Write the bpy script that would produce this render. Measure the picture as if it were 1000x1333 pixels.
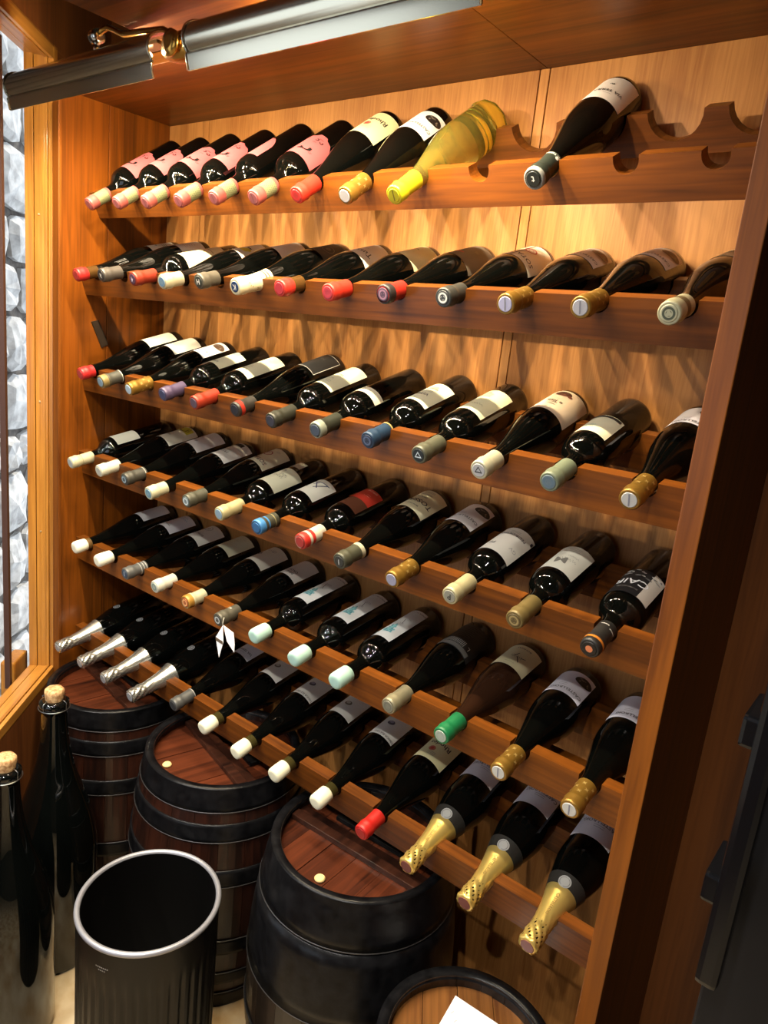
import bpy, bmesh, math, random
from mathutils import Vector, Matrix
random.seed(7)
R_ = math.radians
for o in list(bpy.data.objects): bpy.data.objects.remove(o)
scene = bpy.context.scene
col = scene.collection

# ------------------------------------------------------------------ camera
RM = [[0.773762, 0.624702, 0.105065], [0.225634, -0.116807, -0.967184], [-0.59193, 0.772077, -0.231335]]
CP = (1.74952, -1.01403, 0.887)
FPX = 936.874
cd = bpy.data.cameras.new('camera'); cam = bpy.data.objects.new('camera', cd); col.objects.link(cam)
cd.sensor_fit = 'HORIZONTAL'; cd.sensor_width = 36.0; cd.lens = 36.0 * FPX / 1000.0
cd.clip_start = 0.02
cam.matrix_world = Matrix(((RM[0][0], -RM[1][0], -RM[2][0], CP[0]), (RM[0][1], -RM[1][1], -RM[2][1], CP[1]),
                           (RM[0][2], -RM[1][2], -RM[2][2], CP[2]), (0, 0, 0, 1)))
scene.camera = cam
vs = scene.view_settings
vs.view_transform = 'Standard'; vs.look = 'None'; vs.exposure = 0.0; vs.gamma = 1.0; vs.use_curve_mapping = False

# ------------------------------------------------------------------ world, sun, room lamps
w = bpy.data.worlds.new('world'); scene.world = w; w.use_nodes = True
bg = w.node_tree.nodes['Background']; bg.inputs[0].default_value = (0.74, 0.85, 1.0, 1); bg.inputs[1].default_value = 2.6
WANG = R_(133)
WD = Vector((-math.cos(WANG), -math.sin(WANG), 0))      # along the window wall, towards the room
WN = Vector((-WD.y, WD.x, 0))                           # its normal, into the room
W0 = Vector((-0.135, -0.045, 0))
sd = bpy.data.lights.new('sun_offscreen', 'SUN'); sd.energy = 4.0; sd.angle = R_(1.0); sd.color = (1.0, 0.95, 0.86)
sun = bpy.data.objects.new('sun_offscreen', sd); col.objects.link(sun)
sun.rotation_euler = (-WN * 0.32 + WD * 0.30 + Vector((0, 0, -1.0))).to_track_quat('-Z', 'Y').to_euler()
# room ceiling spots (their reflections dot the bottle shoulders), all above and behind the picture
ROOM_LAMPS = [(x, y, 1.66, 54, (1.0, 0.95, 0.87), 146) for x in (0.1, 0.6, 1.1, 1.6) for y in (-1.10, -1.5)]

# ------------------------------------------------------------------ helpers
def M(name, base=(0.5, 0.5, 0.5), rough=0.5, metal=0.0, **kw):
    m = bpy.data.materials.new(name); m.use_nodes = True
    b = m.node_tree.nodes['Principled BSDF']
    b.inputs['Base Color'].default_value = (*base, 1); b.inputs['Roughness'].default_value = rough; b.inputs['Metallic'].default_value = metal
    for k, v in kw.items(): b.inputs[k.replace('_', ' ')].default_value = v
    return m
def S(r, g, b):                                          # sRGB 0-255 -> linear
    f = lambda c: (c / 255 / 12.92) if c <= 10 else ((c / 255 + 0.055) / 1.055) ** 2.4
    return (f(r), f(g), f(b))
def noise_mix(m, c1, c2, scale=(1, 1, 1), nscale=5, detail=4, bump=0.0, lo=0.35, hi=0.65, coord='Object', rough=None, dist=0.0):
    nt = m.node_tree; N = nt.nodes; L = nt.links; b = N['Principled BSDF']
    tc = N.new('ShaderNodeTexCoord'); mp = N.new('ShaderNodeMapping'); mp.inputs['Scale'].default_value = scale
    nz = N.new('ShaderNodeTexNoise'); nz.inputs['Scale'].default_value = nscale; nz.inputs['Detail'].default_value = detail
    nz.inputs['Distortion'].default_value = dist
    cr = N.new('ShaderNodeValToRGB'); cr.color_ramp.elements[0].position = lo; cr.color_ramp.elements[1].position = hi
    cr.color_ramp.elements[0].color = (*c1, 1); cr.color_ramp.elements[1].color = (*c2, 1)
    L.new(tc.outputs[coord], mp.inputs[0]); L.new(mp.outputs[0], nz.inputs['Vector']); L.new(nz.outputs['Fac'], cr.inputs[0]); L.new(cr.outputs[0], b.inputs['Base Color'])
    if bump:
        bp = N.new('ShaderNodeBump'); bp.inputs['Strength'].default_value = bump; bp.inputs['Distance'].default_value = 0.002
        L.new(nz.outputs['Fac'], bp.inputs['Height']); L.new(bp.outputs[0], b.inputs['Normal'])
    return m
def wood(name, light, dark, axis, rough=0.35, coat=0.25, fine=60, bump=0.12, spread=3.0):
    m = M(name, light, rough, Specular_IOR_Level=0.25); m.node_tree.nodes['Principled BSDF'].inputs['Coat Weight'].default_value = coat
    m.node_tree.nodes['Principled BSDF'].inputs['Coat Roughness'].default_value = 0.18
    nt = m.node_tree; N = nt.nodes; L = nt.links; b = N['Principled BSDF']
    sc = [1, 1, 1]; sc['xyz'.index(axis)] = 0.045
    tc = N.new('ShaderNodeTexCoord'); info = N.new('ShaderNodeObjectInfo')
    ad = N.new('ShaderNodeVectorMath'); ad.operation = 'MULTIPLY_ADD'; ad.inputs[1].default_value = (1, 1, 1)
    cmb = N.new('ShaderNodeCombineXYZ'); mu = N.new('ShaderNodeMath'); mu.operation = 'MULTIPLY'; mu.inputs[1].default_value = 7.3
    L.new(info.outputs['Random'], mu.inputs[0])
    for i in range(3): L.new(mu.outputs[0], cmb.inputs[i])
    L.new(tc.outputs['Object'], ad.inputs[0]); L.new(cmb.outputs[0], ad.inputs[2])
    def nz(scale, detail, k):
        mp = N.new('ShaderNodeMapping'); mp.inputs['Scale'].default_value = [v * k for v in sc]
        n = N.new('ShaderNodeTexNoise'); n.inputs['Scale'].default_value = scale; n.inputs['Detail'].default_value = detail; n.inputs['Distortion'].default_value = 0.6
        L.new(ad.outputs[0], mp.inputs[0]); L.new(mp.outputs[0], n.inputs['Vector']); return n
    a = nz(spread * 4, 3, 1.0); f = nz(fine, 2, 1.6)
    mx = N.new('ShaderNodeMix'); mx.data_type = 'FLOAT'; mx.inputs[0].default_value = 0.42
    L.new(a.outputs['Fac'], mx.inputs[2]); L.new(f.outputs['Fac'], mx.inputs[3])
    cr = N.new('ShaderNodeValToRGB'); e = cr.color_ramp.elements
    e[0].position = 0.36; e[1].position = 0.62; e[0].color = (*dark, 1); e[1].color = (*light, 1)
    L.new(mx.outputs[0], cr.inputs[0]); L.new(cr.outputs[0], b.inputs['Base Color'])
    bp = N.new('ShaderNodeBump'); bp.inputs['Strength'].default_value = bump; bp.inputs['Distance'].default_value = 0.001
    L.new(f.outputs['Fac'], bp.inputs['Height']); L.new(bp.outputs[0], b.inputs['Normal'])
    return m
def mesh(name, verts, faces, mat=None, parent=None, smooth=False, mw=None):
    me = bpy.data.meshes.new(name); me.from_pydata([tuple(v) for v in verts], [], faces); me.update()
    if smooth:
        for p in me.polygons: p.use_smooth = True
    if mat: me.materials.append(mat)
    return inst(name, me, parent, mw)
def inst(name, me, parent=None, mw=None):
    o = bpy.data.objects.new(name, me); col.objects.link(o)
    if parent: o.parent = parent
    if mw is not None:
        if parent: o.matrix_local = mw
        else: o.matrix_world = mw
    return o
def empty(name, mw=None, label=None, cat=None, group=None):
    o = bpy.data.objects.new(name, None); col.objects.link(o); o.empty_display_size = 0.02
    if mw is not None: o.matrix_world = mw
    tag(o, label, cat, group); return o
def tag(o, label=None, cat=None, group=None, kind=None):
    for k, v in (('label', label), ('category', cat), ('group', group), ('kind', kind)):
        if v: o[k] = v
    return o
def boxdata(x0, x1, y0, y1, z0, z1, bev=0.0):
    bm = bmesh.new(); bmesh.ops.create_cube(bm, size=1)
    for v in bm.verts: v.co = Vector(((x0 + x1) / 2 + v.co.x * (x1 - x0), (y0 + y1) / 2 + v.co.y * (y1 - y0), (z0 + z1) / 2 + v.co.z * (z1 - z0)))
    if bev: bmesh.ops.bevel(bm, geom=bm.edges[:], offset=bev, segments=2, affect='EDGES', profile=0.6)
    bmesh.ops.recalc_face_normals(bm, faces=bm.faces)
    return bm
def box(name, x0, x1, y0, y1, z0, z1, mat, parent=None, bev=0.0, mw=None):
    bm = boxdata(x0, x1, y0, y1, z0, z1, bev); me = bpy.data.meshes.new(name); bm.to_mesh(me); bm.free(); me.materials.append(mat)
    return inst(name, me, parent, mw)
def lathe_me(name, prof, mat, seg=40, smooth=True, cap0=True, cap1=True, wob=None):
    V = []; F = []
    for j, (r, z) in enumerate(prof):
        for i in range(seg):
            a = 2 * math.pi * i / seg; rr = r + (wob(a, z, j) if wob else 0)
            V.append((rr * math.cos(a), rr * math.sin(a), z))
    for j in range(len(prof) - 1):
        for i in range(seg):
            k = (i + 1) % seg; F.append((j * seg + i, j * seg + k, (j + 1) * seg + k, (j + 1) * seg + i))
    if cap0: F.append(tuple(range(seg - 1, -1, -1)))
    n = (len(prof) - 1) * seg
    if cap1: F.append(tuple(range(n, n + seg)))
    me = bpy.data.meshes.new(name); me.from_pydata(V, [], F); me.update()
    if smooth:
        for p in me.polygons: p.use_smooth = len(p.vertices) == 4
    if mat: me.materials.append(mat)
    return me
def tube_me(name, pts, rad, mat, seg=12):
    pts = [Vector(p) for p in pts]; V = []; F = []; up = Vector((0, 0, 1))
    for j, p in enumerate(pts):
        t = (pts[min(j + 1, len(pts) - 1)] - pts[max(j - 1, 0)]).normalized()
        u = t.cross(up) if abs(t.dot(up)) < 0.95 else t.cross(Vector((1, 0, 0)))
        u.normalize(); v = t.cross(u); r = rad[j] if isinstance(rad, (list, tuple)) else rad
        for i in range(seg):
            a = 2 * math.pi * i / seg; V.append(p + u * (r * math.cos(a)) + v * (r * math.sin(a)))
    for j in range(len(pts) - 1):
        for i in range(seg):
            k = (i + 1) % seg; F.append((j * seg + i, (j + 1) * seg + i, (j + 1) * seg + k, j * seg + k))
    F.append(tuple(range(seg))); F.append(tuple(range((len(pts) - 1) * seg, len(pts) * seg))[::-1])
    me = bpy.data.meshes.new(name); me.from_pydata([tuple(v) for v in V], [], F); me.update()
    for p in me.polygons: p.use_smooth = len(p.vertices) == 4
    me.materials.append(mat); return me

# ------------------------------------------------------------------ materials
RL, RD = S(120, 65, 14), S(74, 37, 7)
wood_x = wood('rack_wood_along', RL, RD, 'x', rough=0.42, coat=0.14)
wood_z = wood('rack_wood_upright', S(128, 71, 18), S(84, 42, 9), 'z', rough=0.42, coat=0.06)
wood_back = wood('back_board_wood', S(184, 126, 66), S(150, 94, 44), 'z', rough=0.5, coat=0.05, fine=150, bump=0.1)
wood_side = wood('side_panel_wood', S(126, 66, 11), S(76, 37, 5), 'z', rough=0.4, coat=0.08)
wood_trim = wood('window_trim_wood', S(178, 122, 50), S(138, 86, 30), 'z', rough=0.3, coat=0.4, fine=80)
wood_sill = wood('window_sill_wood', S(182, 126, 54), S(142, 90, 32), 'x', rough=0.3, coat=0.4)
wood_wall = wood('wall_wood', S(112, 64, 28), S(84, 46, 20), 'z', rough=0.5, coat=0.05)
stave_m = wood('barrel_stave_wood', S(50, 24, 15), S(22, 11, 8), 'z', rough=0.38, coat=0.3, spread=5)
stave_dk = wood('barrel_stave_dark', S(38, 28, 21), S(18, 13, 11), 'z', rough=0.38, coat=0.3, spread=5)
head_m = wood('barrel_head_wood', S(84, 40, 22), S(34, 15, 9), 'y', rough=0.3, coat=0.4, spread=6)
head_dk = wood('barrel_head_dark', S(58, 31, 21), S(27, 14, 10), 'y', rough=0.3, coat=0.4, spread=6)
head_lt = wood('cask_head_wood', S(120, 78, 38), S(78, 44, 20), 'y', rough=0.35, coat=0.3, spread=6)
hoop_m = noise_mix(M('black_hoop_paint', (0.012, 0.012, 0.014), 0.28, Specular_IOR_Level=0.14), (0.002, 0.002, 0.0025), (0.008, 0.008, 0.009), nscale=45, bump=0.35, lo=0.3, hi=0.75)
hoop_edge = M('hoop_edge_metal', S(96, 94, 94), 0.35, 0.7)
glass_blk = M('dark_bottle_glass', (0.0015, 0.0018, 0.0015), 0.012, IOR=1.46); 
glass_amb = M('amber_bottle_glass', (0.02, 0.008, 0.004), 0.035, IOR=1.5)
glass_yel = M('clear_bottle_white_wine', (0.98, 0.90, 0.20), 0.01, IOR=1.33, Transmission_Weight=0.95)
glass_mag = M('magnum_glass', (0.0015, 0.002, 0.0018), 0.03, IOR=1.48)
chrome = M('brushed_brass_steel', S(186, 178, 156), 0.22, 1.0)
brass = M('brass', S(170, 128, 60), 0.25, 1.0)
cork_m = noise_mix(M('cork', S(190, 150, 100), 0.8), S(150, 108, 66), S(206, 170, 120), nscale=160, bump=0.3)
wire_m = M('wire', S(150, 150, 150), 0.3, 1.0)
bin_m = M('bin_black_metal', S(11, 10, 9), 0.36, 0.1, Specular_IOR_Level=0.25)
bin_rim = M('bin_grey_rim', S(150, 150, 156), 0.38, 0.5)
fridge_m = M('fridge_black', S(24, 24, 26), 0.45, 0.1, Specular_IOR_Level=0.2)
fridge_h = M('fridge_handle_gloss', S(14, 15, 18), 0.18, 0.3)
paper_m = M('white_paper', S(232, 232, 236), 0.6)
mortar_m = noise_mix(M('dark_mortar', S(70, 62, 56), 0.9), S(58, 50, 44), S(96, 88, 78), nscale=30, bump=0.4)
stone_m = noise_mix(M('pale_limestone', S(200, 196, 188), 0.9), S(140, 136, 130), S(196, 192, 184), nscale=22, detail=8, bump=1.0, lo=0.3, hi=0.7)
floor_m = noise_mix(M('floor_stone_tile', S(196, 176, 140), 0.6), S(160, 128, 84), S(214, 198, 166), nscale=9, detail=8, bump=0.15, lo=0.3, hi=0.7)
ceil_m = M('dark_ceiling_paint', S(44, 34, 26), 0.8)
room_wall_m = M('room_plaster', S(64, 53, 42), 0.85)
_cm = {}
def cmat(rgb, rough=0.5, metal=0.0, bump=0):
    k = (rgb, rough, metal, bump)
    if k not in _cm:
        m = M('print_%02x%02x%02x' % rgb, S(*rgb), rough, metal)
        if bump: noise_mix(m, tuple(c * 0.82 for c in S(*rgb)), S(*rgb), nscale=bump, bump=0.25)
        _cm[k] = m
    return _cm[k]

# ------------------------------------------------------------------ room
ZF = -0.685; ZC = 1.72; YB = 0.252
def struct(o): o['kind'] = 'structure'; return o
struct(box('floor', -0.9, 3.2, -3.2, 0.40, ZF - 0.05, ZF, floor_m))
struct(box('ceiling', -0.75, 3.2, -3.2, 0.40, ZC, ZC + 0.05, ceil_m))
struct(box('wall_back', -0.75, 3.2, 0.285, 0.40, ZF, ZC, wood_wall))
struct(box('wall_right', 3.1, 3.2, -3.2, 0.285, ZF, ZC, room_wall_m))
struct(box('wall_front', -0.9, 0.35, -3.2, -3.1, ZF, ZC, room_wall_m))
struct(box('wall_front', 2.35, 3.1, -3.2, -3.1, ZF, ZC, room_wall_m))
struct(box('wall_front', 0.35, 2.35, -3.2, -3.1, ZF, 0.05, room_wall_m))
struct(box('wall_front', 0.35, 2.35, -3.2, -3.1, 1.45, ZC, room_wall_m))
w2 = empty('window_2', Matrix.Translation((1.35, -3.15, 0.05))); w2['kind'] = 'structure'
for xa in (-1.0, -0.02, 0.96): box('window_stile', xa, xa + 0.04, -0.03, 0.03, 0.0, 1.40, wood_trim, w2)
for za in (0.0, 1.36): box('window_rail', -0.96, 0.96, -0.03, 0.03, za, za + 0.04, wood_sill, w2)
# window wall: local frame x along WD, y = -WN (outwards), z up, at W0
WM = Matrix(((WD.x, -WN.x, 0, W0.x), (WD.y, -WN.y, 0, W0.y), (0, 0, 1, 0), (0, 0, 0, 1)))
SZ, HZ, T1, TE = -0.135, 1.462, 2.3, 4.0
wl = empty('wall_left', WM); wl['kind'] = 'structure'
box('wall_below_window', -0.01, TE, 0.0, 0.078, ZF, SZ - 0.02, wood_wall, wl)
box('wall_above_window', -0.60, TE, 0.0, 0.078, HZ + 0.02, ZC, wood_wall, wl)
box('wall_beyond_window', T1 + 0.02, TE, 0.0, 0.078, SZ - 0.02, HZ + 0.02, room_wall_m, wl)
box('wall_corner', -0.60, -0.021, 0.050, 0.078, ZF, ZC, wood_wall, wl)
w1 = empty('window_1', WM); w1['kind'] = 'structure'
def strip_frame():
    # mitred reveal lining made of four strips, with beads; profile positions across the depth (y)
    strips = [(0.000, 0.010, 0.006), (0.010, 0.016, 0.0), (0.016, 0.024, 0.004), (0.024, 0.050, 0.0), (0.052, 0.074, -0.002)]
    for (a, b, p) in strips:
        box('jamb_strip', -0.02, 0.0 + p, a, b - 0.0008, SZ - 0.02 - p, HZ + 0.02 + p, wood_trim, w1, 0.0012)
        box('sill_strip', 0.0 + p, T1 - p, a, b - 0.0008, SZ - 0.025, SZ + p, wood_sill, w1, 0.0012)
        box('header_strip', 0.0 + p, T1 - p, a, b - 0.0008, HZ - p, HZ + 0.025, wood_sill, w1, 0.0012)
        box('jamb_strip', T1 - p, T1 + 0.02, a, b - 0.0008, SZ - 0.02 - p, HZ + 0.02 + p, wood_trim, w1, 0.0012)
    for z in (0.27, 0.63, 1.1): box('jamb_nail', 0.0, 0.002, 0.036, 0.040, z, z + 0.004, cmat((210, 190, 150), 0.3, 0.6), w1)
strip_frame()
box('mullion', 0.098, 0.111, 0.080, 0.094, SZ - 0.02, HZ, M('dark_mullion_paint', S(60, 36, 28), 0.5), w1)
box('mullion', 1.25, 1.265, 0.083, 0.10, SZ - 0.02, HZ, M('dark_mullion_paint', S(60, 36, 28), 0.5), w1)

# stone wall outside: irregular stones proud of a mortar bed, seen through the window
def stone_wall():
    root = empty('wall_outside', WM); root['kind'] = 'structure'
    Y0 = 0.50
    box('mortar_bed', -1.7, 0.62, Y0 + 0.03, Y0 + 0.14, ZF, 2.3, mortar_m, root)
    rnd = random.Random(3); z = ZF
    while z < 2.2:
        h = rnd.uniform(0.15, 0.27); x = -1.65 + rnd.uniform(-0.1, 0.0)
        while x < 0.6:
            wd = rnd.uniform(0.16, 0.36)
            bm = bmesh.new(); n = 9; ring0 = []; ring1 = []; top = []
            cx, cz = x + wd / 2, z + h / 2; ph = rnd.random(); n = 13
            for i in range(n):
                a = 2 * math.pi * (i + ph) / n
                ca, sa = math.cos(a), math.sin(a)
                q = (abs(ca) ** 5.0 + abs(sa) ** 5.0) ** (-1 / 5.0)
                rx, rz = (wd / 2 - 0.006) * q * rnd.uniform(0.90, 1.04), (h / 2 - 0.006) * q * rnd.uniform(0.90, 1.04)
                px, pz = cx + rx * ca, cz + rz * sa
                ring0.append(bm.verts.new((px, Y0 + 0.035, pz)))
                ring1.append(bm.verts.new((px, Y0 + 0.012 + rnd.uniform(-0.004, 0.004), pz)))
                top.append(bm.verts.new((cx + rx * ca * 0.72, Y0 - 0.008 + rnd.uniform(-0.014, 0.010), cz + rz * sa * 0.72)))
            c = bm.verts.new((cx + rnd.uniform(-.02, .02), Y0 - 0.014 + rnd.uniform(-0.012, 0.008), cz))
            for i in range(n):
                k = (i + 1) % n
                bm.faces.new((ring0[i], ring0[k], ring1[k], ring1[i])); bm.faces.new((ring1[i], ring1[k], top[k], top[i])); bm.faces.new((top[i], top[k], c))
            bmesh.ops.recalc_face_normals(bm, faces=bm.faces)
            me = bpy.data.meshes.new('stone'); bm.to_mesh(me); bm.free(); me.materials.append(stone_m)
            inst('stone', me, root)
            x += wd
        z += h
stone_wall()
box('ground_outside', -2.0, 2.5, 0.121, 1.6, ZF - 0.05, ZF, M('outside_paving', S(150, 146, 140), 0.9), None, mw=WM)['kind'] = 'structure'
sp = box('wooden_post', -0.05, 0.045, 0.096, 0.135, ZF, -0.112, wood_trim, None, 0.006, mw=WM)
tag(sp, 'short light wooden post standing outside behind the window sill', 'post')

# ------------------------------------------------------------------ wine rack
ZR = [1.1687, 0.979, 0.7338, 0.508, 0.2652, 0.0]
DX = [0.0074, 0.0116, 0.0058, -0.0132, 0.003, -0.0147]
DY = [0.0219, -0.0055, -0.0007, -0.001, -0.0071, -0.0075]
RA = [R_(a) for a in (28, 19, 12, 10, 4, 8)]
BA = [R_(a) for a in (35, 16, 17, 13, 9, 11)]
PITCH, HW, VV = 0.12, 0.02, 0.006
XL, XR = -0.091, 1.496
rack = empty('wine_rack', Matrix.Translation((0.7, 0.1, ZF)), 'tall varnished pine wine rack with six slanted bottle rows', 'wine rack')
def rk(o):
    o.matrix_parent_inverse = Matrix.Translation((-0.7, -0.1, -ZF)); return o
def rbox(name, *a, **k):
    k.setdefault('bev', 0.0015); return rk(box(name, *a, parent=rack, **k))
PF = -0.054
rbox('side_panel', XL - 0.030, XL, PF, 0.074, ZF, 1.40, wood_side)
rbox('side_panel', XL - 0.030, XL, 0.0752, YB + 0.03, ZF, 1.40, wood_side)
rbox('side_panel', XR, XR + 0.029, PF, YB + 0.03, ZF, 1.40, wood_side)
rbox('front_edge', XR - 0.0005, XR + 0.0295, PF - 0.004, PF + 0.004, ZF, 1.40, wood_z)
rbox('front_edge', XL - 0.0305, XL + 0.0005, PF - 0.004, PF + 0.004, ZF, 1.40, wood_z)
for xa, xb in ((XL, 0.055), (0.057, 0.078), (0.080, 1.022), (1.024, 1.042), (1.044, XR)):
    rbox('back_board', xa, xb, YB, YB + 0.02, ZF, 1.386, wood_back)
rbox('top_board', XL, 1.037, PF, YB + 0.02, 1.386, 1.41, wood_x)
rbox('top_board', 1.0375, XR, PF, YB + 0.02, 1.386, 1.41, wood_x)
rbox('canopy_board', 0.414, XR + 0.06, -0.36, PF - 0.0045, 1.386, 1.412, wood_x)
pl = rk(mesh('name_plate', [(XL + d, y, z) for d in (0.0005, 0.004) for y, z in ((0.030, 0.852), (0.050, 0.858), (0.079, 0.797), (0.060, 0.786))],
     [(0, 1, 2, 3), (7, 6, 5, 4), (0, 4, 5, 1), (1, 5, 6, 2), (2, 6, 7, 3), (3, 7, 4, 0)], M('dark_plate', S(52, 40, 30), 0.5, 0.4), rack))
pl['label'] = 'small tilted dark metal plate'

def rail(name, x0, x1, notches, h, th, mat, mw, v):
    """board with round-bottomed notches: local x along, z up (top at 0), y thickness backwards"""
    pts = [(x0, 0.0)]
    for (cx, rr) in sorted(notches):
        pts.append((cx - rr, 0.0))
        for i in range(13):
            a = math.pi + math.pi * i / 12
            pts.append((cx + rr * math.cos(a), -v + rr * math.sin(a)))
        pts.append((cx + rr, 0.0))
    pts.append((x1, 0.0))
    V = []; F = []
    for (x, z) in pts:
        V += [(x, 0, z), (x, 0, -h), (x, th, z), (x, th, -h)]
    for i in range(len(pts) - 1):
        a, b = i * 4, i * 4 + 4
        if abs(pts[i + 1][0] - pts[i][0]) > 1e-6:
            F += [(a, a + 1, b + 1, b), (a + 2, b + 2, b + 3, a + 3), (a + 1, a + 3, b + 3, b + 1)]
        F.append((a, b, b + 2, a + 2))
    n = (len(pts) - 1) * 4
    F += [(0, 2, 3, 1), (n, n + 1, n + 3, n + 2)]
    o = mesh(name, V, F, mat, rack)
    o.matrix_parent_inverse = Matrix.Translation((-0.7, -0.1, -ZF)); o.matrix_basis = mw
    return o

# measured capsule-end positions of every bottle (dx, stick-out, dv) relative to its slot, in mm
OFF = [
 {0: (0, 58, 0), 1: (0, 58, -1), 2: (0, 61, -1), 3: (1, 60, -2), 4: (0, 59, 0), 5: (1, 60, -3), 6: (1, 60, -2), 7: (4, 65, -5), 8: (3, 77, -3), 10: (1, 46, -1)},
 dict(enumerate([(-1, 54, 3), (-1, 57, 6), (0, 52, 1), (0, 58, 0), (-1, 51, 4), (0, 57, -1), (0, 51, 0), (1, 48, -3), (1, 40, -2), (1, 37, -2), (2, 51, -3), (0, 52, -1), (1, 54, -1)])),
 dict(enumerate([(-2, 41, 5), (-2, 56, 3), (0, 57, 1), (0, 47, 1), (0, 52, 0), (1, 40, -1), (2, 52, -2), (2, 50, -2), (3, 43, -3), (4, 55, -3), (4, 60, -3), (0, 54, 0), (0, 54, 0)])),
 dict(enumerate([(1, 58, -1), (1, 48, -2), (0, 49, 1), (2, 64, -3), (1, 46, -1), (1, 50, -1), (1, 50, -1), (2, 45, -2), (2, 63, -1), (2, 60, -2), (-2, 52, 1), (-1, 53, 0), (3, 55, -1)])),
 dict(enumerate([(-4, 44, 5), (-3, 49, 3), (-1, 44, 2), (-2, 39, 2), (-1, 39, 1), (0, 42, 0), (-2, 43, 2), (2, 48, -1), (0, 53, 0), (5, 45, -2), (6, 53, -2), (7, 68, -2), (9, 70, -2)])),
 dict(enumerate([(4, 84, -3), (3, 85, -3), (1, 87, -1), (1, 87, -1), (-3, 47, 2), (0, 56, 0), (2, 62, -1), (1, 59, 0), (2, 58, -1), (3, 58, -1), (-2, 63, 1), (-1, 60, 0), (0, 63, 0)])),
]
def frame(r):
    a = BA[r]; d = Vector((0, -math.cos(a), -math.sin(a))); n = Vector((0, -math.sin(a), math.cos(a)))
    ar = RA[r]; nr = Vector((0, -math.sin(ar), math.cos(ar))); dr = Vector((0, -math.cos(ar), -math.sin(ar)))
    return d, n, dr, nr
REAR = 0.185
for r in range(6):
    d, n, dr, nr = frame(r)
    back = -dr
    def mat_at(p): return Matrix(((1, back.x, nr.x, p.x), (0, back.y, nr.y, p.y), (0, back.z, nr.z, p.z), (0, 0, 0, 1)))
    xs = [c * PITCH + DX[r] - HW + OFF[r].get(c, (0, 0, 0))[0] / 1000 for c in range(13)]
    rail('front_rail', XL, XR, [(x, 0.0185) for x in xs], 0.063, 0.025, wood_x, mat_at(Vector((0, DY[r], ZR[r]))), VV)
    # rear rail: notches at the body of the bottles
    lift = REAR * math.tan(BA[r] - RA[r]) - VV
    p2 = Vector((0, DY[r], ZR[r])) + back * REAR + nr * lift
    rail('rear_rail', XL, XR, [(x, 0.043) for x in xs], 0.063, 0.025, wood_x, mat_at(p2), 0.0)
    if r in (2, 3, 4):
        y0 = DY[r] + 0.036; z0 = ZR[r] - 0.052
        rk(box('shelf_board', XL, XR, y0, y0 + 0.10, z0 - 0.012, z0, wood_x, rack, 0.001))

# ------------------------------------------------------------------ picture light
LY = -0.2
lampM = Matrix.Translation((0.6, LY, 1.326))
plight = empty('picture_light', lampM, 'long brushed metal picture light in two sections along the rack top', 'lamp')
def shade(x0, x1, nm):
    prof = []
    for i in range(15):
        a = R_(75 + 150 * i / 14)
        prof.append((0.036 * math.cos(a), 0.030 * math.sin(a)))
    prof += [(-0.0285, -0.024), (-0.0285, -0.027), (-0.0235, -0.046), (-0.0230, -0.048)]
    inner = [(y + 0.0018, z - 0.0012 if z > 0 else z) for (y, z) in prof]
    P = prof + inner[::-1]; V = []; F = []; m = len(P)
    for x in (x0, x1):
        V += [(x, y, z) for y, z in P]
    for i in range(m): F.append((i, (i + 1) % m, m + (i + 1) % m, m + i))
    k = len(prof)
    for e in (0, m):
        for i in range(k - 1):
            q = (e + i, e + i + 1, e + m - 2 - i, e + m - 1 - i); F.append(q if e else q[::-1])
    o = mesh(nm, V, F, chrome, plight, True)
    md = o.modifiers.new('e', 'EDGE_SPLIT'); md.split_angle = R_(40)
    return o
for xa, xb in ((-0.578, -0.052), (0.045, 0.605)):
    s_ = shade(xa, xb, 'lamp_shade')
    for xe in (xa, xb):                                   # rolled rims at the ends
        pts = [(xe, 0.037 * math.cos(R_(75 + 150 * i / 10)), 0.031 * math.sin(R_(75 + 150 * i / 10))) for i in range(11)] + [(xe, -0.0285, -0.026), (xe, -0.0235, -0.047)]
        o = inst('end_rim', tube_me('end_rim', pts, 0.0022, chrome, 6), s_)
    tr = box('lamp_tray', xa + 0.01, xb - 0.01, -0.012, 0.012, 0.012, 0.018, chrome, s_)
inst('joint', lathe_me('joint', [(0.005, -0.05), (0.014, -0.046), (0.020, -0.03), (0.024, -0.012), (0.024, 0.012), (0.020, 0.03), (0.014, 0.046), (0.005, 0.05)], brass, 24),
     plight, Matrix.Translation((-0.003, 0.002, 0.002)) @ Matrix.Rotation(R_(90), 4, 'Y'))
inst('joint_plate', lathe_me('joint_plate', [(0.016, -0.004), (0.021, -0.003), (0.021, 0.003), (0.010, 0.006)], brass, 24),
     plight, Matrix.Translation((-0.005, -0.024, 0.0)) @ Matrix.Rotation(R_(90), 4, 'X'))
arm = inst('swing_arm', tube_me('swing_arm', [(-0.285, 0.004, 0.058), (-0.268, 0.006, 0.068), (-0.250, 0.008, 0.072), (-0.228, 0.009, 0.064), (-0.200, 0.009, 0.053), (-0.14, 0.008, 0.048), (-0.07, 0.006, 0.040), (-0.03, 0.004, 0.020)], 0.0055, brass), plight)
bk = inst('bracket', lathe_me('bracket', [(0.008, -0.012), (0.013, -0.010), (0.013, 0.010), (0.008, 0.012)], M('bracket_chrome', S(190, 186, 176), 0.2, 1.0), 20), plight,
     Matrix.Translation((-0.285, 0.005, 0.06)) @ Matrix.Rotation(R_(90), 4, 'Y'))
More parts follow.
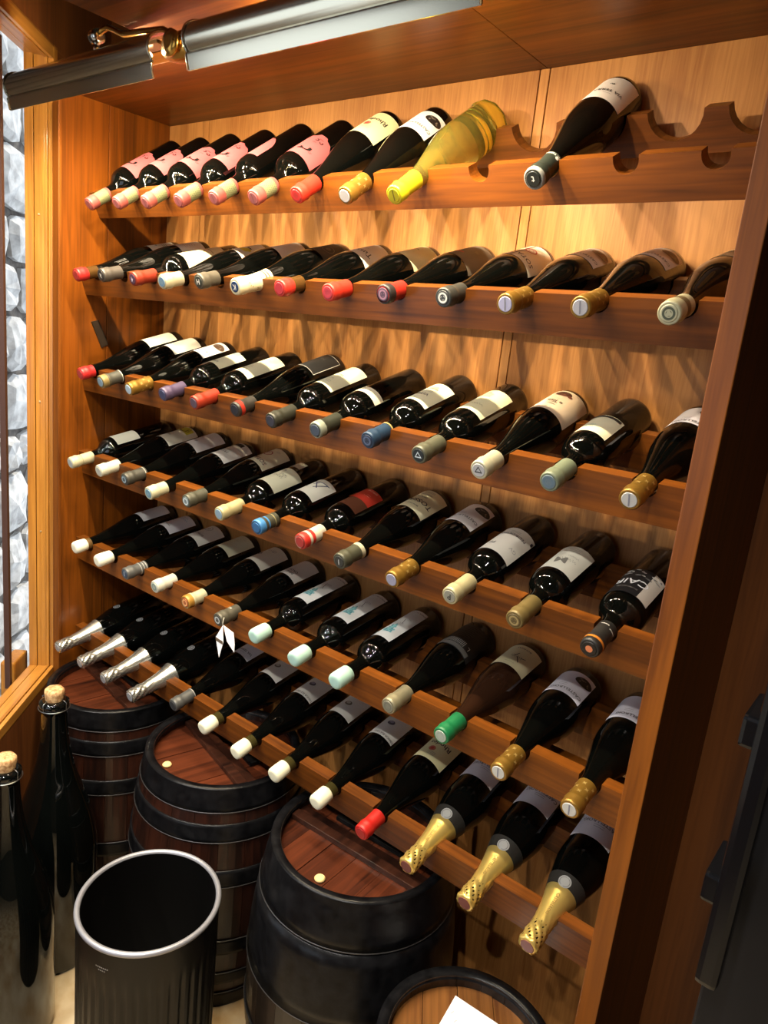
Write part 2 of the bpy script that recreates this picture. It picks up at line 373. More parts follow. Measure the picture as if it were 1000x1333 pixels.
inst('bracket_pin', lathe_me('bracket_pin', [(0.006, 0.0), (0.006, 0.03)], M('pin_chrome', S(190, 186, 176), 0.2, 1.0), 12), bk, Matrix.Rotation(R_(-90), 4, 'Y') @ Matrix.Translation((0, 0, -0.036)))
led_m = M('led_emitter', (1, 0.85, 0.6), 0.5); b_ = led_m.node_tree.nodes['Principled BSDF']; b_.inputs['Emission Color'].default_value = (1, 0.8, 0.5, 1); b_.inputs['Emission Strength'].default_value = 6.0
LAMP_W = 3.2
for i in range(12):
    x = (-0.545 + 0.088 * i) if i < 6 else (0.09 + 0.092 * (i - 6))
    inst('led', lathe_me('led', [(0.005, 0.0), (0.005, 0.003), (0.002, 0.004)], led_m, 10), plight, Matrix.Translation((x, 0.004, 0.006)) @ Matrix.Rotation(R_(145), 4, 'X'))
    ld = bpy.data.lights.new('led_light', 'SPOT'); ld.energy = LAMP_W * 4; ld.color = (1.0, 0.83, 0.56); ld.shadow_soft_size = 0.006; ld.spot_size = R_(156); ld.spot_blend = 1.0
    lo = bpy.data.objects.new('led_light', ld); col.objects.link(lo); lo.parent = plight; lo.location = (x, 0.008, 0.0)
    lo.rotation_euler = Vector((0, 0.38, -1)).to_track_quat('-Z', 'Y').to_euler()

for x in (-0.45, -0.20, 0.18, 0.45):
    ld = bpy.data.lights.new('led_glow', 'POINT'); ld.energy = 4.4; ld.color = (1.0, 0.83, 0.56); ld.shadow_soft_size = 0.01
    lo = bpy.data.objects.new('led_glow', ld); col.objects.link(lo); lo.parent = plight; lo.location = (x, 0.014, 0.002)

# ------------------------------------------------------------------ bottles
LX, LG, LC = 0.302, 0.306, 0.314
PROF = {
 'BX': (LX, [(0.300, .0300), (0.302, .0345), (0.298, .0370), (0.290, .0375), (0.122, .0375), (0.115, .0370), (0.108, .0352), (0.101, .0315), (0.095, .0262), (0.089, .0205), (0.083, .0170), (0.076, .0153), (0.065, .0148), (0.045, .0144), (0.022, .0140), (0.019, .0152), (0.006, .0152), (0.003, .0140)]),
 'BG': (LG, [(0.304, .0330), (0.306, .0375), (0.302, .0405), (0.294, .0412), (0.200, .0412), (0.188, .0408), (0.172, .0390), (0.155, .0356), (0.138, .0312), (0.121, .0267), (0.104, .0226), (0.088, .0190), (0.074, .0166), (0.060, .0153), (0.045, .0147), (0.022, .0143), (0.019, .0154), (0.006, .0154), (0.003, .0140)]),
 'CH': (LC, [(0.312, .0340), (0.314, .0400), (0.310, .0432), (0.300, .0440), (0.195, .0440), (0.180, .0430), (0.163, .0402), (0.146, .0362), (0.129, .0317), (0.112, .0272), (0.095, .0230), (0.078, .0196), (0.060, .0172), (0.045, .0160), (0.030, .0155), (0.020, .0160), (0.004, .0160), (0.002, .0150)]),
}
def rad(kind, s):
    p = PROF[kind][1]
    for (s1, r1), (s2, r2) in zip(p, p[1:]):
        if s1 >= s >= s2 and s1 > s2: return r2 + (r1 - r2) * (s - s2) / (s1 - s2)
    return p[-1][1]
_mc = {}
def glass_me(kind, gm):
    k = ('g', kind, gm.name)
    if k not in _mc:
        L, p = PROF[kind]; pr = [(r, L - s) for s, r in p]
        pr = [(0.004, 0.016), (0.018, 0.012), (0.028, 0.004)] + pr
        _mc[k] = lathe_me('bottle_glass', pr, gm, 40)
    return _mc[k]
def cap_me(kind, s0, s1, mat, off=0.0006, close=True, ridge=False):
    """sleeve following the neck between distances s0 < s1 from the tip"""
    k = ('c', kind, s0, s1, mat.name, off, close, ridge)
    if k not in _mc:
        L = PROF[kind][0]; pr = []; n = max(3, int((s1 - s0) / 0.004))
        ss = [s1 - (s1 - s0) * i / n for i in range(n + 1)]
        for s in ss:
            if s < 0.006: continue
            pr.append((rad(kind, s) + off, L - s))
        if ridge:
            pr2 = []
            for r, z in pr:
                s = L - z
                if 0.016 < s < 0.021: r += 0.0009
                pr2.append((r, z))
            pr = pr2
        if s0 < 0.006:
            r = rad(kind, 0.006) + off
            pr += [(r, L - 0.004), (r - 0.0006, L - 0.0012), (r - 0.0022, L + 0.0004)]
        _mc[k] = lathe_me('capsule', pr, mat, 32, cap0=False, cap1=(s0 < 0.006))
    return _mc[k]
def polar(kind, s, phi, off):
    L = PROF[kind][0]; R = rad(kind, s) + off
    return (-R * math.sin(phi), R * math.cos(phi), L - s)
def patch_me(kind, s0, s1, wfun, roll, mat, off=0.0005, ns=10, nf=18, nm='label'):
    V = []; F = []
    for j in range(ns + 1):
        s = s0 + (s1 - s0) * j / ns; h = wfun(j / ns) if callable(wfun) else wfun
        a, b = (h if isinstance(h, tuple) else (-h, h))
        for i in range(nf + 1): V.append(polar(kind, s, R_(roll + a + (b - a) * i / nf), off))
    q = nf + 1
    for j in range(ns):
        for i in range(nf): F.append((j * q + i, j * q + i + 1, (j + 1) * q + i + 1, (j + 1) * q + i))
    me = bpy.data.meshes.new(nm); me.from_pydata(V, [], F); me.update()
    for p in me.polygons: p.use_smooth = True
    me.materials.append(mat); return me
_tx = {}
FS = 1.0
def text2d(s):
    if s not in _tx:
        cu = bpy.data.curves.new('t', 'FONT'); cu.body = s; cu.align_x = 'CENTER'; cu.align_y = 'CENTER'; cu.size = 1.0; cu.resolution_u = 2; cu.offset = 0.008
        ob = bpy.data.objects.new('t', cu); col.objects.link(ob)
        bpy.context.view_layer.update()
        me = bpy.data.meshes.new_from_object(ob.evaluated_get(bpy.context.evaluated_depsgraph_get()))
        _tx[s] = ([(v.co.x, v.co.y) for v in me.vertices], [tuple(p.vertices) for p in me.polygons])
        bpy.data.objects.remove(ob); bpy.data.curves.remove(cu); bpy.data.meshes.remove(me)
    return _tx[s]
class Print:
    """collects flat marks wrapped on a bottle; x = along label (mm arc), y = towards the neck"""
    def __init__(s, kind, roll, off=0.0011): s.k = kind; s.roll = roll; s.off = off; s.g = {}
    def _b(s, c): return s.g.setdefault(c, ([], []))
    def poly(s, c, pts, sp, ph, rot=0):
        V, F = s._b(c); R = rad(s.k, sp)
        cr, sr = math.cos(R_(rot)), math.sin(R_(rot))
        P = [(x * cr - y * sr, x * sr + y * cr) for x, y in pts]
        def clip(Q, xc, sign):                           # keep the part with sign * (x - xc) >= 0
            out = []
            for i in range(len(Q)):
                a, b = Q[i], Q[(i + 1) % len(Q)]; da, db = sign * (a[0] - xc), sign * (b[0] - xc)
                if da >= 0: out.append(a)
                if (da >= 0) != (db >= 0):
                    t = da / (da - db); out.append((a[0] + (b[0] - a[0]) * t, a[1] + (b[1] - a[1]) * t))
            return out
        x0, x1 = min(p[0] for p in P), max(p[0] for p in P); m = max(1, int(math.ceil((x1 - x0) / 0.005)))
        for i in range(m):                               # narrow strips, so that wide marks follow the curved glass
            Q = P if m == 1 else clip(clip(P, x0 + (x1 - x0) * i / m, 1), x0 + (x1 - x0) * (i + 1) / m, -1)
            if len(Q) < 3: continue
            n = len(V)
            for X, Y in Q: V.append(polar(s.k, sp - Y, R_(s.roll + ph) + X / R, s.off))
            F.append(tuple(range(n, n + len(Q))))
    def text(s, c, t, sp, ph, size, rot=0):
        v, f = text2d(t); V, F = s._b(c); n = len(V); R = rad(s.k, sp); cr, sr = math.cos(R_(rot)), math.sin(R_(rot))
        for x, y in v:
            x, y = x * size, y * size; X, Y = x * cr - y * sr, x * sr + y * cr
            V.append(polar(s.k, sp - Y, R_(s.roll + ph) + X / R, s.off))
        F += [tuple(i + n for i in q) for q in f]
    def bar(s, c, sp, ph, wid, hgt, rot=0):
        m = max(1, int(wid / 0.006)); 
        for i in range(m):
            a, b = -wid / 2 + wid * i / m, -wid / 2 + wid * (i + 1) / m
            s.poly(c, [(a, -hgt / 2), (b, -hgt / 2), (b, hgt / 2), (a, hgt / 2)], sp, ph, rot)
    def oval(s, c, sp, ph, rx, ry, rot=0, n=20):
        V, F = s._b(c); q = len(V); R = rad(s.k, sp); cr, sr = math.cos(R_(rot)), math.sin(R_(rot))
        rings = [0.0, 0.5, 1.0]
        for k in rings:
            for i in range(n):
                a = 2 * math.pi * i / n; x, y = k * rx * math.cos(a), k * ry * math.sin(a); X, Y = x * cr - y * sr, x * sr + y * cr
                V.append(polar(s.k, sp - Y, R_(s.roll + ph) + X / R, s.off))
        for k in range(2):
            for i in range(n): j = (i + 1) % n; F.append((q + k * n + i, q + k * n + j, q + (k + 1) * n + j, q + (k + 1) * n + i))
    def ring(s, c, sp, ph, r0, r1, a0=0, a1=360, n=24, asp=1.0):
        V, F = s._b(c); q = len(V); R = rad(s.k, sp)
        for i in range(n + 1):
            a = R_(a0 + (a1 - a0) * i / n)
            for r in (r0, r1): V.append(polar(s.k, sp - r * math.sin(a) * asp, R_(s.roll + ph) + r * math.cos(a) / R, s.off))
        for i in range(n): F.append((q + 2 * i, q + 2 * i + 1, q + 2 * i + 3, q + 2 * i + 2))
    def star(s, c, sp, ph, r, rot=0, k=4):
        pts = []
        for i in range(k * 2):
            a = math.pi * i / k; rr = r if i % 2 == 0 else r * 0.36; pts.append((rr * math.cos(a), rr * math.sin(a)))
        s.poly(c, pts, sp, ph, rot)
    def lines(s, c, sp, ph, n, wid, gap, seed=1, h=0.0007):
        rn = random.Random(seed)
        for i in range(n): s.bar(c, sp + i * gap, ph + rn.uniform(-2, 2), wid * rn.uniform(0.6, 1.0), h)
    def script(s, c, sp, ph, wid, amp, seed=1, th=0.0009):
        rn = random.Random(seed); V, F = s._b(c); R = rad(s.k, sp); n = 22; q = len(V)
        for i in range(n + 1):
            x = -wid / 2 + wid * i / n; y = amp * math.sin(i * 1.9) * rn.uniform(0.3, 1.0)
            for dd in (-th / 2, th / 2): V.append(polar(s.k, sp - y - dd, R_(s.roll + ph) + x / R, s.off))
        for i in range(n): F.append((q + 2 * i, q + 2 * i + 1, q + 2 * i + 3, q + 2 * i + 2))
    def emit(s, parent, nm='print'):
        for c, (V, F) in s.g.items():
            if not V: continue
            me = bpy.data.meshes.new(nm); me.from_pydata(V, [], F); me.update(); me.materials.append(c if not isinstance(c, tuple) else cmat(c))
            inst(nm, me, parent)
BLK = (24, 22, 22); GRY = (120, 116, 112); RED = (176, 40, 36); WHT = (225, 222, 216)
foil_silver = M('silver_foil', S(196, 196, 190), 0.26, 0.9); foil_gold = M('gold_foil', S(226, 196, 110), 0.3, 0.75)
star_gold = cmat((136, 102, 40), 0.35, 0.55); star_lt = cmat((184, 152, 86), 0.4, 0.5)
dots_m = M('sage_dotted_band', S(120, 122, 86), 0.5)

def tip_disc(parent, kind, rgb, glyph=None, gcol=WHT, r=0.0112, rough=0.35, metal=0.2):
    L = PROF[kind][0]
    k = ('d', kind, rgb, r, rough, metal)
    if k not in _mc: _mc[k] = lathe_me('capsule_top', [(r, L + 0.0002), (r, L + 0.0009), (r - 0.001, L + 0.0013)], cmat(rgb, rough, metal), 24)
    o = inst('capsule_top', _mc[k], parent)
    if glyph:
        k = ('tg', kind, glyph, gcol)
        if k not in _mc:
            V = []; F = []
            if glyph == 'ring':
                for i in range(25):
                    a = 2 * math.pi * i / 24
                    for q in (0.0055, 0.0085): V.append((q * math.cos(a), q * math.sin(a), L + 0.0016))
                F = [(2 * i, 2 * i + 1, 2 * i + 3, 2 * i + 2) for i in range(24)]
                for t in range(3):
                    n = len(V); a = t * 2.1; V += [(0.004 * math.cos(a + b), 0.004 * math.sin(a + b), L + 0.0016) for b in (0, 0.7, 1.4)]; F.append((n, n + 1, n + 2))
            elif glyph == 'dot':
                V = [(0.0055 * math.cos(2 * math.pi * i / 16), 0.0055 * math.sin(2 * math.pi * i / 16), L + 0.0016) for i in range(16)]; F = [tuple(range(16))]
            elif glyph == 'bar':
                V = [(x, y, L + 0.0016) for x, y in ((-.0012, -.009), (.0012, -.009), (.0012, .009), (-.0012, .009))]; F = [(0, 1, 2, 3)]
            elif glyph == 'tri':
                V = [(x, y, L + 0.0016) for x, y in ((-.007, -.004), (.007, -.004), (0, .007), (-.0045, -.0022), (.0045, -.0022), (0, .0042))]; F = [(0, 1, 4, 3), (1, 2, 5, 4), (2, 0, 3, 5)]
            else:
                v, f = text2d(glyph); V = [(-x * 0.015, -y * 0.015, L + 0.0016) for x, y in v]; F = f
            me = bpy.data.meshes.new('top_print'); me.from_pydata(V, [], F); me.update(); me.materials.append(cmat(gcol)); _mc[k] = me
        inst('top_print', _mc[k], o)
    return o
def cap_std(root, kind, rgb, top=None, glyph=None, gcol=WHT, length=0.056, bands=(), rough=0.42, metal=0.25, top_rough=0.35):
    dk = lambda q: tuple(int(v * 0.86) for v in q)
    rgb = dk(rgb); bands = [(a, b_, dk(q)) for a, b_, q in bands]; top = dk(top) if top else None
    c = inst('capsule', cap_me(kind, 0.0, length, cmat(rgb, rough, metal), ridge=True), root)
    for (a, b, bc) in bands: inst('capsule_band', cap_me(kind, a, b, cmat(bc, rough, metal), 0.0012), c)
    tip_disc(c, kind, top or rgb, glyph, gcol)
    return c
def cap_stars(root, kind, top=(196, 196, 200), glyph=None):
    c = inst('capsule', cap_me(kind, 0.0, 0.060, star_gold, ridge=True), root)
    k = ('stars', kind)
    if k not in _mc:
        p = Print(kind, 0, 0.0013)
        for i, sp in enumerate((0.029, 0.039, 0.049)):
            for j in range(6): p.star(star_lt, sp, j * 60 + i * 30, 0.0042, 45)
        V, F = p.g[star_lt]; me = bpy.data.meshes.new('star_print'); me.from_pydata(V, [], F); me.update(); me.materials.append(star_lt); _mc[k] = me
    inst('star_print', _mc[k], c); tip_disc(c, kind, top, glyph, (120, 120, 130)); return c
def cap_wax(root, kind, rgb, length=0.034, rough=0.5):
    k = ('wax', kind, rgb, length)
    if k not in _mc:
        L = PROF[kind][0]
        pr = [(0.0152, L - length), (0.0166, L - length + 0.0015), (0.0170, L - length * 0.6), (0.0172, L - 0.012), (0.0168, L - 0.004), (0.0150, L - 0.0005), (0.0115, L + 0.0012), (0.006, L + 0.0012)]
        _mc[k] = lathe_me('wax_seal', pr, cmat(rgb, rough), 28, wob=lambda a, z, j: 0.0002 * math.sin(3 * a + j))
    return inst('wax_seal', _mc[k], root)
def cap_foil(root, kind, fm, tip, gold=False):
    L = PROF[kind][0]; k = ('foil', fm.name)
    if k not in _mc:
        rn = random.Random(5); pr = []
        for i in range(31):
            s = 0.118 - 0.118 * i / 30
            base = rad('CH', s) + 0.0007
            if s < 0.030: base = 0.0168
            elif s < 0.045: base = 0.0168 - 0.0008 * math.sin(math.pi * (s - 0.03) / 0.015)
            pr.append((base, L - s))
        pr += [(0.0160, L + 0.0025), (0.0120, L + 0.004)]
        def wob(a, z, j):
            s = L - z
            if s < 0.034: return 0.0010 * math.sin(7 * a + j * 1.3) + 0.0007 * math.sin(13 * a - j * 2.1)
            if s < 0.06: return 0.0004 * math.sin(11 * a + j)
            return 0
        _mc[k] = lathe_me('foil', pr, fm, 48, cap0=False, wob=wob)
    c = inst('foil', _mc[k], root); tip_disc(c, kind, tip, None, r=0.0118).location.z = 0.0035
    if gold:
        inst('neck_collar', cap_me('CH', 0.112, 0.135, cmat((52, 50, 46), 0.35, 0.4), 0.0012), c)
        q = Print('CH', 0, 0.0022); q.oval(cmat((206, 206, 200), 0.3, 0.6), 0.118, -4, 0.0105, 0.0105, n=24); q.ring(cmat((150, 150, 146), 0.3, 0.6), 0.118, -4, 0.0075, 0.0085); q.emit(c, 'medallion')
        q = Print('CH', 0, 0.0014); q.text((140, 112, 50), 'CASTELLROIG', 0.075, -6, 0.0068, 90); q.emit(c, 'foil_print')
    else:
        inst('foil_collar', cap_me('CH', 0.100, 0.106, fm, 0.0018), c); inst('foil_collar', cap_me('CH', 0.110, 0.119, fm, 0.0018), c)
    return c

def label(root, kind, s0, s1, h, roll, rgb, shape=None, rough=0.55, nm='label', off=0.0005):
    w_ = h; rgb = tuple(min(246, int(v * 1.07)) for v in rgb)
    if shape == 'drop':
        w_ = lambda t: h * (1.0 if t < 0.45 else math.sqrt(max(0.0, 1 - ((t - 0.45) / 0.56) ** 2)) )
    elif shape == 'trap': w_ = lambda t: (-h * (0.55 + 0.45 * t), h * (0.55 + 0.45 * t))
    return inst(nm, patch_me(kind, s0, s1, w_, roll, cmat(rgb, rough), off), root)

def castell_label(root, kind, roll=0, s0=0.200, s1=0.276, oval=True, rgb=(222, 219, 216), oc=(34, 28, 26), tp=0.222):
    lb = label(root, kind, s0, s1, 58, roll, rgb)
    p = Print(kind, roll)
    p.text((60, 58, 58), 'CASTELLROIG', tp, -10, 0.0098)
    p.lines(GRY, tp + 0.010, 8, 2, 0.018, 0.005, 3)
    if oval:
        p.oval(oc, s1 - 0.021, -32, 0.0175, 0.0115)
    p.emit(lb)
    if oval:
        q = Print(kind, roll, 0.0016); rn = random.Random(2)
        for i in range(9): q.oval((120, 108, 96), s1 - 0.021 + rn.uniform(-.005, .005), -32 + rn.uniform(-14, 14), rn.uniform(.0015, .003), rn.uniform(.001, .0018), rn.uniform(0, 90), 8)
        q.emit(lb)
    return lb

ROWN = ['top', 'second', 'third', 'fourth', 'fifth', 'bottom']
NUM = ['one', 'two', 'three', 'four', 'five', 'six', 'seven', 'eight', 'nine', 'ten', 'eleven', 'twelve', 'thirteen']
def bottle(r, c, kind, desc, gm=None, name='wine_bottle', group=None):
    d, n, dr, nr = frame(r); dx, t, dv = OFF[r][c]
    tip = Vector((c * PITCH + DX[r] - HW + dx / 1000, DY[r], ZR[r])) - nr * VV + d * (t / 1000) + n * (dv / 1000)
    b = tip - d * PROF[kind][0]
    mw = Matrix(((1, n.x, d.x, b.x), (0, n.y, d.y, b.y), (0, n.z, d.z, b.z), (0, 0, 0, 1)))
    root = empty(name, mw, '%s, %s rack row, slot %s from window' % (desc, ROWN[r], NUM[c]), 'wine bottle', group or ('wine bottles on the %s rack row' % ROWN[r]))
    inst('bottle_glass', glass_me(kind, gm or glass_blk), root)
    return root

CRM = (228, 222, 190); PNK = (184, 94, 97)
# ---- top row
for c, roll, hh in ((0, -18, 62), (1, -14, 62), (2, -32, 62), (3, -12, 62), (4, 24, 60), (5, -34, 62)):
    b = bottle(0, c, 'BX', 'black bottle with pink label and dotted capsule')
    k = cap_std(b, 'BX', (190, 96, 88), (180, 104, 110), 'bar', (120, 70, 80), 0.062)
    bd = inst('capsule_band', cap_me('BX', 0.022, 0.054, dots_m, 0.0012), k)
    if 'pinkdots' not in _mc:
        p = Print('BX', 0, 0.0014)
        for i in range(8):
            for j in range(22): p.oval((70, 84, 60), 0.025 + i * 0.0038, (j + (i % 2) * 0.5) * 360 / 22, 0.0011, 0.0011, 0, 6)
        V, F = p.g[(70, 84, 60)]; me = bpy.data.meshes.new('dot_print'); me.from_pydata(V, [], F); me.update(); me.materials.append(cmat((70, 84, 60))); _mc['pinkdots'] = me
    inst('dot_print', _mc['pinkdots'], bd)
    lb = label(b, 'BX', 0.130, 0.218, hh, roll, PNK, 'drop')
    p = Print('BX', roll)
    p.ring(BLK, 0.160, 4, 0.0075, 0.0115, 10, 190, asp=0.8); p.bar(BLK, 0.160, -10, 0.006, 0.010); p.bar(BLK, 0.152, 18, 0.010, 0.0040, 20); p.lines(BLK, 0.152, -20, 2, 0.007, 0.003, 2)
    p.ring(BLK, 0.195, -14, 0.002, 0.0042, 0, 250); p.ring(BLK, 0.197, 4, 0.002, 0.004, 40, 300); p.bar(BLK, 0.203, -6, 0.010, 0.0012); p.bar(BLK, 0.186, 3, 0.008, 0.0008, 12)
    p.emit(lb)
b = bottle(0, 6, 'BG', 'black bottle with red capsule and cream emblem label')
cap_std(b, 'BG', (216, 52, 34), (206, 62, 62), 'ring', (190, 40, 40), metal=0.1)
def rhodes(b, roll, s0=0.196):
    lb = label(b, 'BG', s0, 0.287, 62, roll, (226, 218, 168)); p = Print('BG', roll)
    p.text(BLK, 'Rhodes', 0.256, -6, 0.017); p.oval((196, 70, 56), 0.236, 6, 0.0075, 0.0075); p.ring((226, 218, 168), 0.236, 6, 0.005, 0.0057); p.lines(GRY, 0.218, -4, 3, 0.020, 0.004, 5); p.emit(lb)
rhodes(b, -14)
b = bottle(0, 7, 'BG', 'black bottle with starred gold capsule and white label'); cap_stars(b, 'BG'); castell_label(b, 'BG', -14)
b = bottle(0, 8, 'BG', 'clear bottle of yellow wine with yellow capsule', glass_yel)
cap_std(b, 'BG', (226, 214, 30), (226, 218, 40), 'bar', (120, 110, 20), 0.062, metal=0.05)
k = inst('base_ring', lathe_me('base_ring', [(0.0405, 0.002), (0.0425, 0.004), (0.0428, 0.010), (0.0415, 0.013)], glass_yel, 48, cap0=False, cap1=False, wob=lambda a, z, j: 0.0007 * math.sin(36 * a)), b)
p = Print('BG', 160, 0.0004); p.text((70, 60, 40), 'T', 0.225, 0, 0.016); p.emit(b, 'back_print')
b = bottle(0, 10, 'BG', 'black bottle with black-green capsule and white label')
k = cap_std(b, 'BG', (44, 50, 44), (40, 44, 40), 't', WHT, 0.060, ((0.0045, 0.006, (170, 170, 166)),), metal=0.1)
p = Print('BG', 0, 0.0014); p.text(WHT, 'VIA TERRA', 0.055, -30, 0.0055); p.oval(WHT, 0.050, -58, 0.003, 0.003); p.emit(k, 'capsule_print')
lb = label(b, 'BG', 0.206, 0.290, 58, -16, (226, 218, 214)); p = Print('BG', -16); p.text(BLK, 'VIA TERRA', 0.238, -4, 0.0105); p.lines(GRY, 0.227, -4, 1, 0.022, 0.004, 4)
for i in range(5): p.oval(BLK, 0.262 + 0.002 * (i % 2), -2 + i * 2, 0.0012, 0.0012, 0, 8)
p.emit(lb)

# ---- generic builder for plainer bottles
def plain(r, c, kind, desc, cap, lab=None, marks=None, gm=None):
    b = bottle(r, c, kind, desc, gm)
    if callable(cap): cap(b, kind)
    else: cap_std(b, kind, **cap)
    if lab:
        rgb, s0, s1, h, roll = lab[:5]
        lb = label(b, kind, s0, s1, h, roll, rgb, *(lab[5:]))
        if marks:
            p = Print(kind, roll); marks(p); p.emit(lb)
    return b
wax = lambda rgb, ln=0.034: (lambda b, k: cap_wax(b, k, rgb, ln))
stars = lambda b, k: cap_stars(b, k, glyph='bar')
# ---- second row
def neckband(b, rgb=(70, 48, 22)): inst('amber_neck', cap_me('BG', 0.026, 0.055, cmat(rgb, 0.1), 0.0003), b)
b = plain(1, 0, 'BG', 'bottle with short red capsule and cream label', dict(rgb=(196, 44, 40), top=(200, 70, 66), glyph='ring', gcol=(180, 50, 50), length=0.028, metal=0.1), ((210, 206, 186), 0.21, 0.285, 60, -22), lambda p: (p.oval(BLK, 0.235, 8, 0.003, 0.003), p.lines(BLK, 0.25, -8, 3, 0.02, 0.005, 8, 0.0014))); neckband(b)
plain(1, 1, 'BG', 'bottle with taupe capsule and finely lined label', dict(rgb=(88, 82, 76), top=(60, 56, 58), glyph='k', gcol=WHT, length=0.05), ((210, 203, 190), 0.215, 0.285, 60, -22), lambda p: p.lines((110, 104, 96), 0.235, 0, 5, 0.022, 0.007, 2))
plain(1, 2, 'BX', 'bottle with orange-red capsule and tall cream label', dict(rgb=(160, 54, 34), top=(90, 60, 90), glyph='4', gcol=(200, 190, 210), length=0.058), ((222, 214, 176), 0.13, 0.25, 60, -22), lambda p: (p.lines((150, 140, 110), 0.15, 0, 6, 0.03, 0.01, 6), p.bar((170, 150, 100), 0.215, 0, 0.03, 0.002)))
plain(1, 3, 'BG', 'bottle with cream capsule and yellow fruit label', dict(rgb=(216, 206, 172), top=(150, 180, 200), glyph='ring', gcol=(90, 130, 170), length=0.048), ((214, 210, 196), 0.2, 0.285, 60, -22), lambda p: (p.oval((220, 206, 60), 0.226, 0, 0.011, 0.008), p.oval((220, 206, 60), 0.234, -8, 0.008, 0.006), p.bar((70, 40, 60), 0.243, 0, 0.014, 0.004)))
plain(1, 4, 'BG', 'bottle with taupe capsule and plain pale label', dict(rgb=(96, 90, 78), top=(60, 64, 60), glyph='H', gcol=WHT, length=0.046), ((212, 204, 194), 0.205, 0.285, 60, -22))
b = plain(1, 5, 'CH', 'bottle with patterned cream foil and black ring label', lambda b, k: None, ((46, 44, 42), 0.215, 0.292, 64, -22), lambda p: (p.ring((110, 108, 100), 0.25, -8, 0.0125, 0.0138), p.ring((90, 88, 80), 0.25, -8, 0.0, 0.006)))
k = inst('capsule', cap_me('CH', 0.0, 0.085, cmat((206, 198, 164), 0.45, 0.1), ridge=True), b)
p = Print('CH', 0, 0.0012); rn = random.Random(9)
for i in range(60): p.star((140, 124, 86), rn.uniform(0.02, 0.066), rn.uniform(-180, 180), 0.0022, rn.uniform(0, 90))
p.emit(k, 'foil_print')
for sa, sb in ((0.068, 0.071), (0.075, 0.078)): inst('capsule_band', cap_me('CH', sa, sb, cmat((60, 54, 44)), 0.0012), k)
tip_disc(k, 'CH', (36, 60, 100), 'K', WHT, r=0.0105)
b = plain(1, 6, 'BG', 'bottle with short scarlet capsule and script label', dict(rgb=(216, 52, 40), top=(206, 60, 72), length=0.028, metal=0.1), ((216, 210, 200), 0.2, 0.285, 60, -22), lambda p: (p.text((70, 64, 64), 'Tuss', 0.225, -8, 0.020, 12), p.script((140, 130, 124), 0.246, 10, 0.016, 0.003, 4))); neckband(b)
plain(1, 7, 'BG', 'bottle with red capsule and nearly blank cream label', dict(rgb=(216, 50, 34), top=(206, 70, 80), glyph='ring', gcol=(180, 44, 60), length=0.05, metal=0.1), ((216, 212, 172), 0.2, 0.287, 58, -22), lambda p: p.bar((60, 60, 50), 0.256, 6, 0.004, 0.003))
plain(1, 8, 'BG', 'bottle with dark-tipped red capsule and grey label', dict(rgb=(190, 44, 32), top=(96, 70, 90), glyph='ring', gcol=(150, 110, 130), length=0.05, bands=((0.004, 0.0205, (44, 40, 40)),), metal=0.1), ((92, 84, 72), 0.195, 0.29, 66, -22), lambda p: (p.oval((170, 50, 40), 0.222, 16, 0.012, 0.004), p.lines((150, 140, 120), 0.25, -14, 2, 0.01, 0.004, 3)))
def sota(p):
    p.text((44, 44, 44), 'SOTA', 0.214, -20, 0.016, -6); p.ring((176, 60, 50), 0.252, -2, 0.009, 0.0115); p.ring((176, 60, 50), 0.252, -2, 0.004, 0.005); p.bar((60, 40, 36), 0.243, 13, 0.003, 0.092); p.lines(GRY, 0.27, -22, 2, 0.012, 0.004, 3)
plain(1, 9, 'BG', 'bottle with charcoal capsule and red-ringed cream label', dict(rgb=(64, 66, 62), top=(70, 72, 70), glyph='ring', gcol=(214, 214, 208), length=0.05), ((216, 208, 188), 0.196, 0.29, 66, -22), sota)
b = bottle(1, 10, 'BG', 'bottle with starred gold capsule and brown-oval label'); cap_stars(b, 'BG', (170, 168, 196), 'bar'); castell_label(b, 'BG', -4, 0.215, 0.290, True, (216, 208, 200), (120, 84, 60), 0.232)
b = bottle(1, 11, 'BG', 'bottle with starred gold capsule and brown-oval label'); cap_stars(b, 'BG', (176, 174, 180), 'bar'); castell_label(b, 'BG', -6, 0.212, 0.288, True, (216, 206, 200), (110, 78, 56), 0.230)
plain(1, 12, 'BG', 'bottle with pale green capsule and wide cream label', dict(rgb=(190, 186, 150), top=(206, 204, 170), glyph='ring', gcol=(70, 76, 60), length=0.052, bands=((0.022, 0.036, (110, 98, 70)),), metal=0.1), ((206, 192, 150), 0.215, 0.285, 70, -22), lambda p: (p.bar((130, 90, 60), 0.262, 14, 0.03, 0.010), p.lines((120, 100, 70), 0.235, 0, 2, 0.03, 0.006, 2)))
# ---- third row
def vineyard(p): p.lines((140, 134, 110), 0.228, -4, 3, 0.024, 0.006, 4)
plain(2, 0, 'BG', 'bottle with short red capsule and vineyard cream label', dict(rgb=(206, 44, 44), top=(206, 70, 74), length=0.036, metal=0.1), ((212, 210, 186), 0.195, 0.283, 58, 4), vineyard)
plain(2, 1, 'BG', 'bottle with blue-tipped taupe capsule and cream label', dict(rgb=(86, 84, 76), top=(150, 180, 200), length=0.054, bands=((0.003, 0.019, (150, 130, 80)), (0.052, 0.054, (210, 206, 196)))), ((214, 212, 196), 0.2, 0.285, 60, 0), lambda p: (p.lines((150, 144, 130), 0.222, -4, 3, 0.02, 0.006, 2)))
b = bottle(2, 2, 'BG', 'bottle with gold capsule and brown-oval grey label'); cap_stars(b, 'BG', (170, 190, 206)); castell_label(b, 'BG', 6, 0.2, 0.285, True, (206, 204, 204), (90, 66, 48))
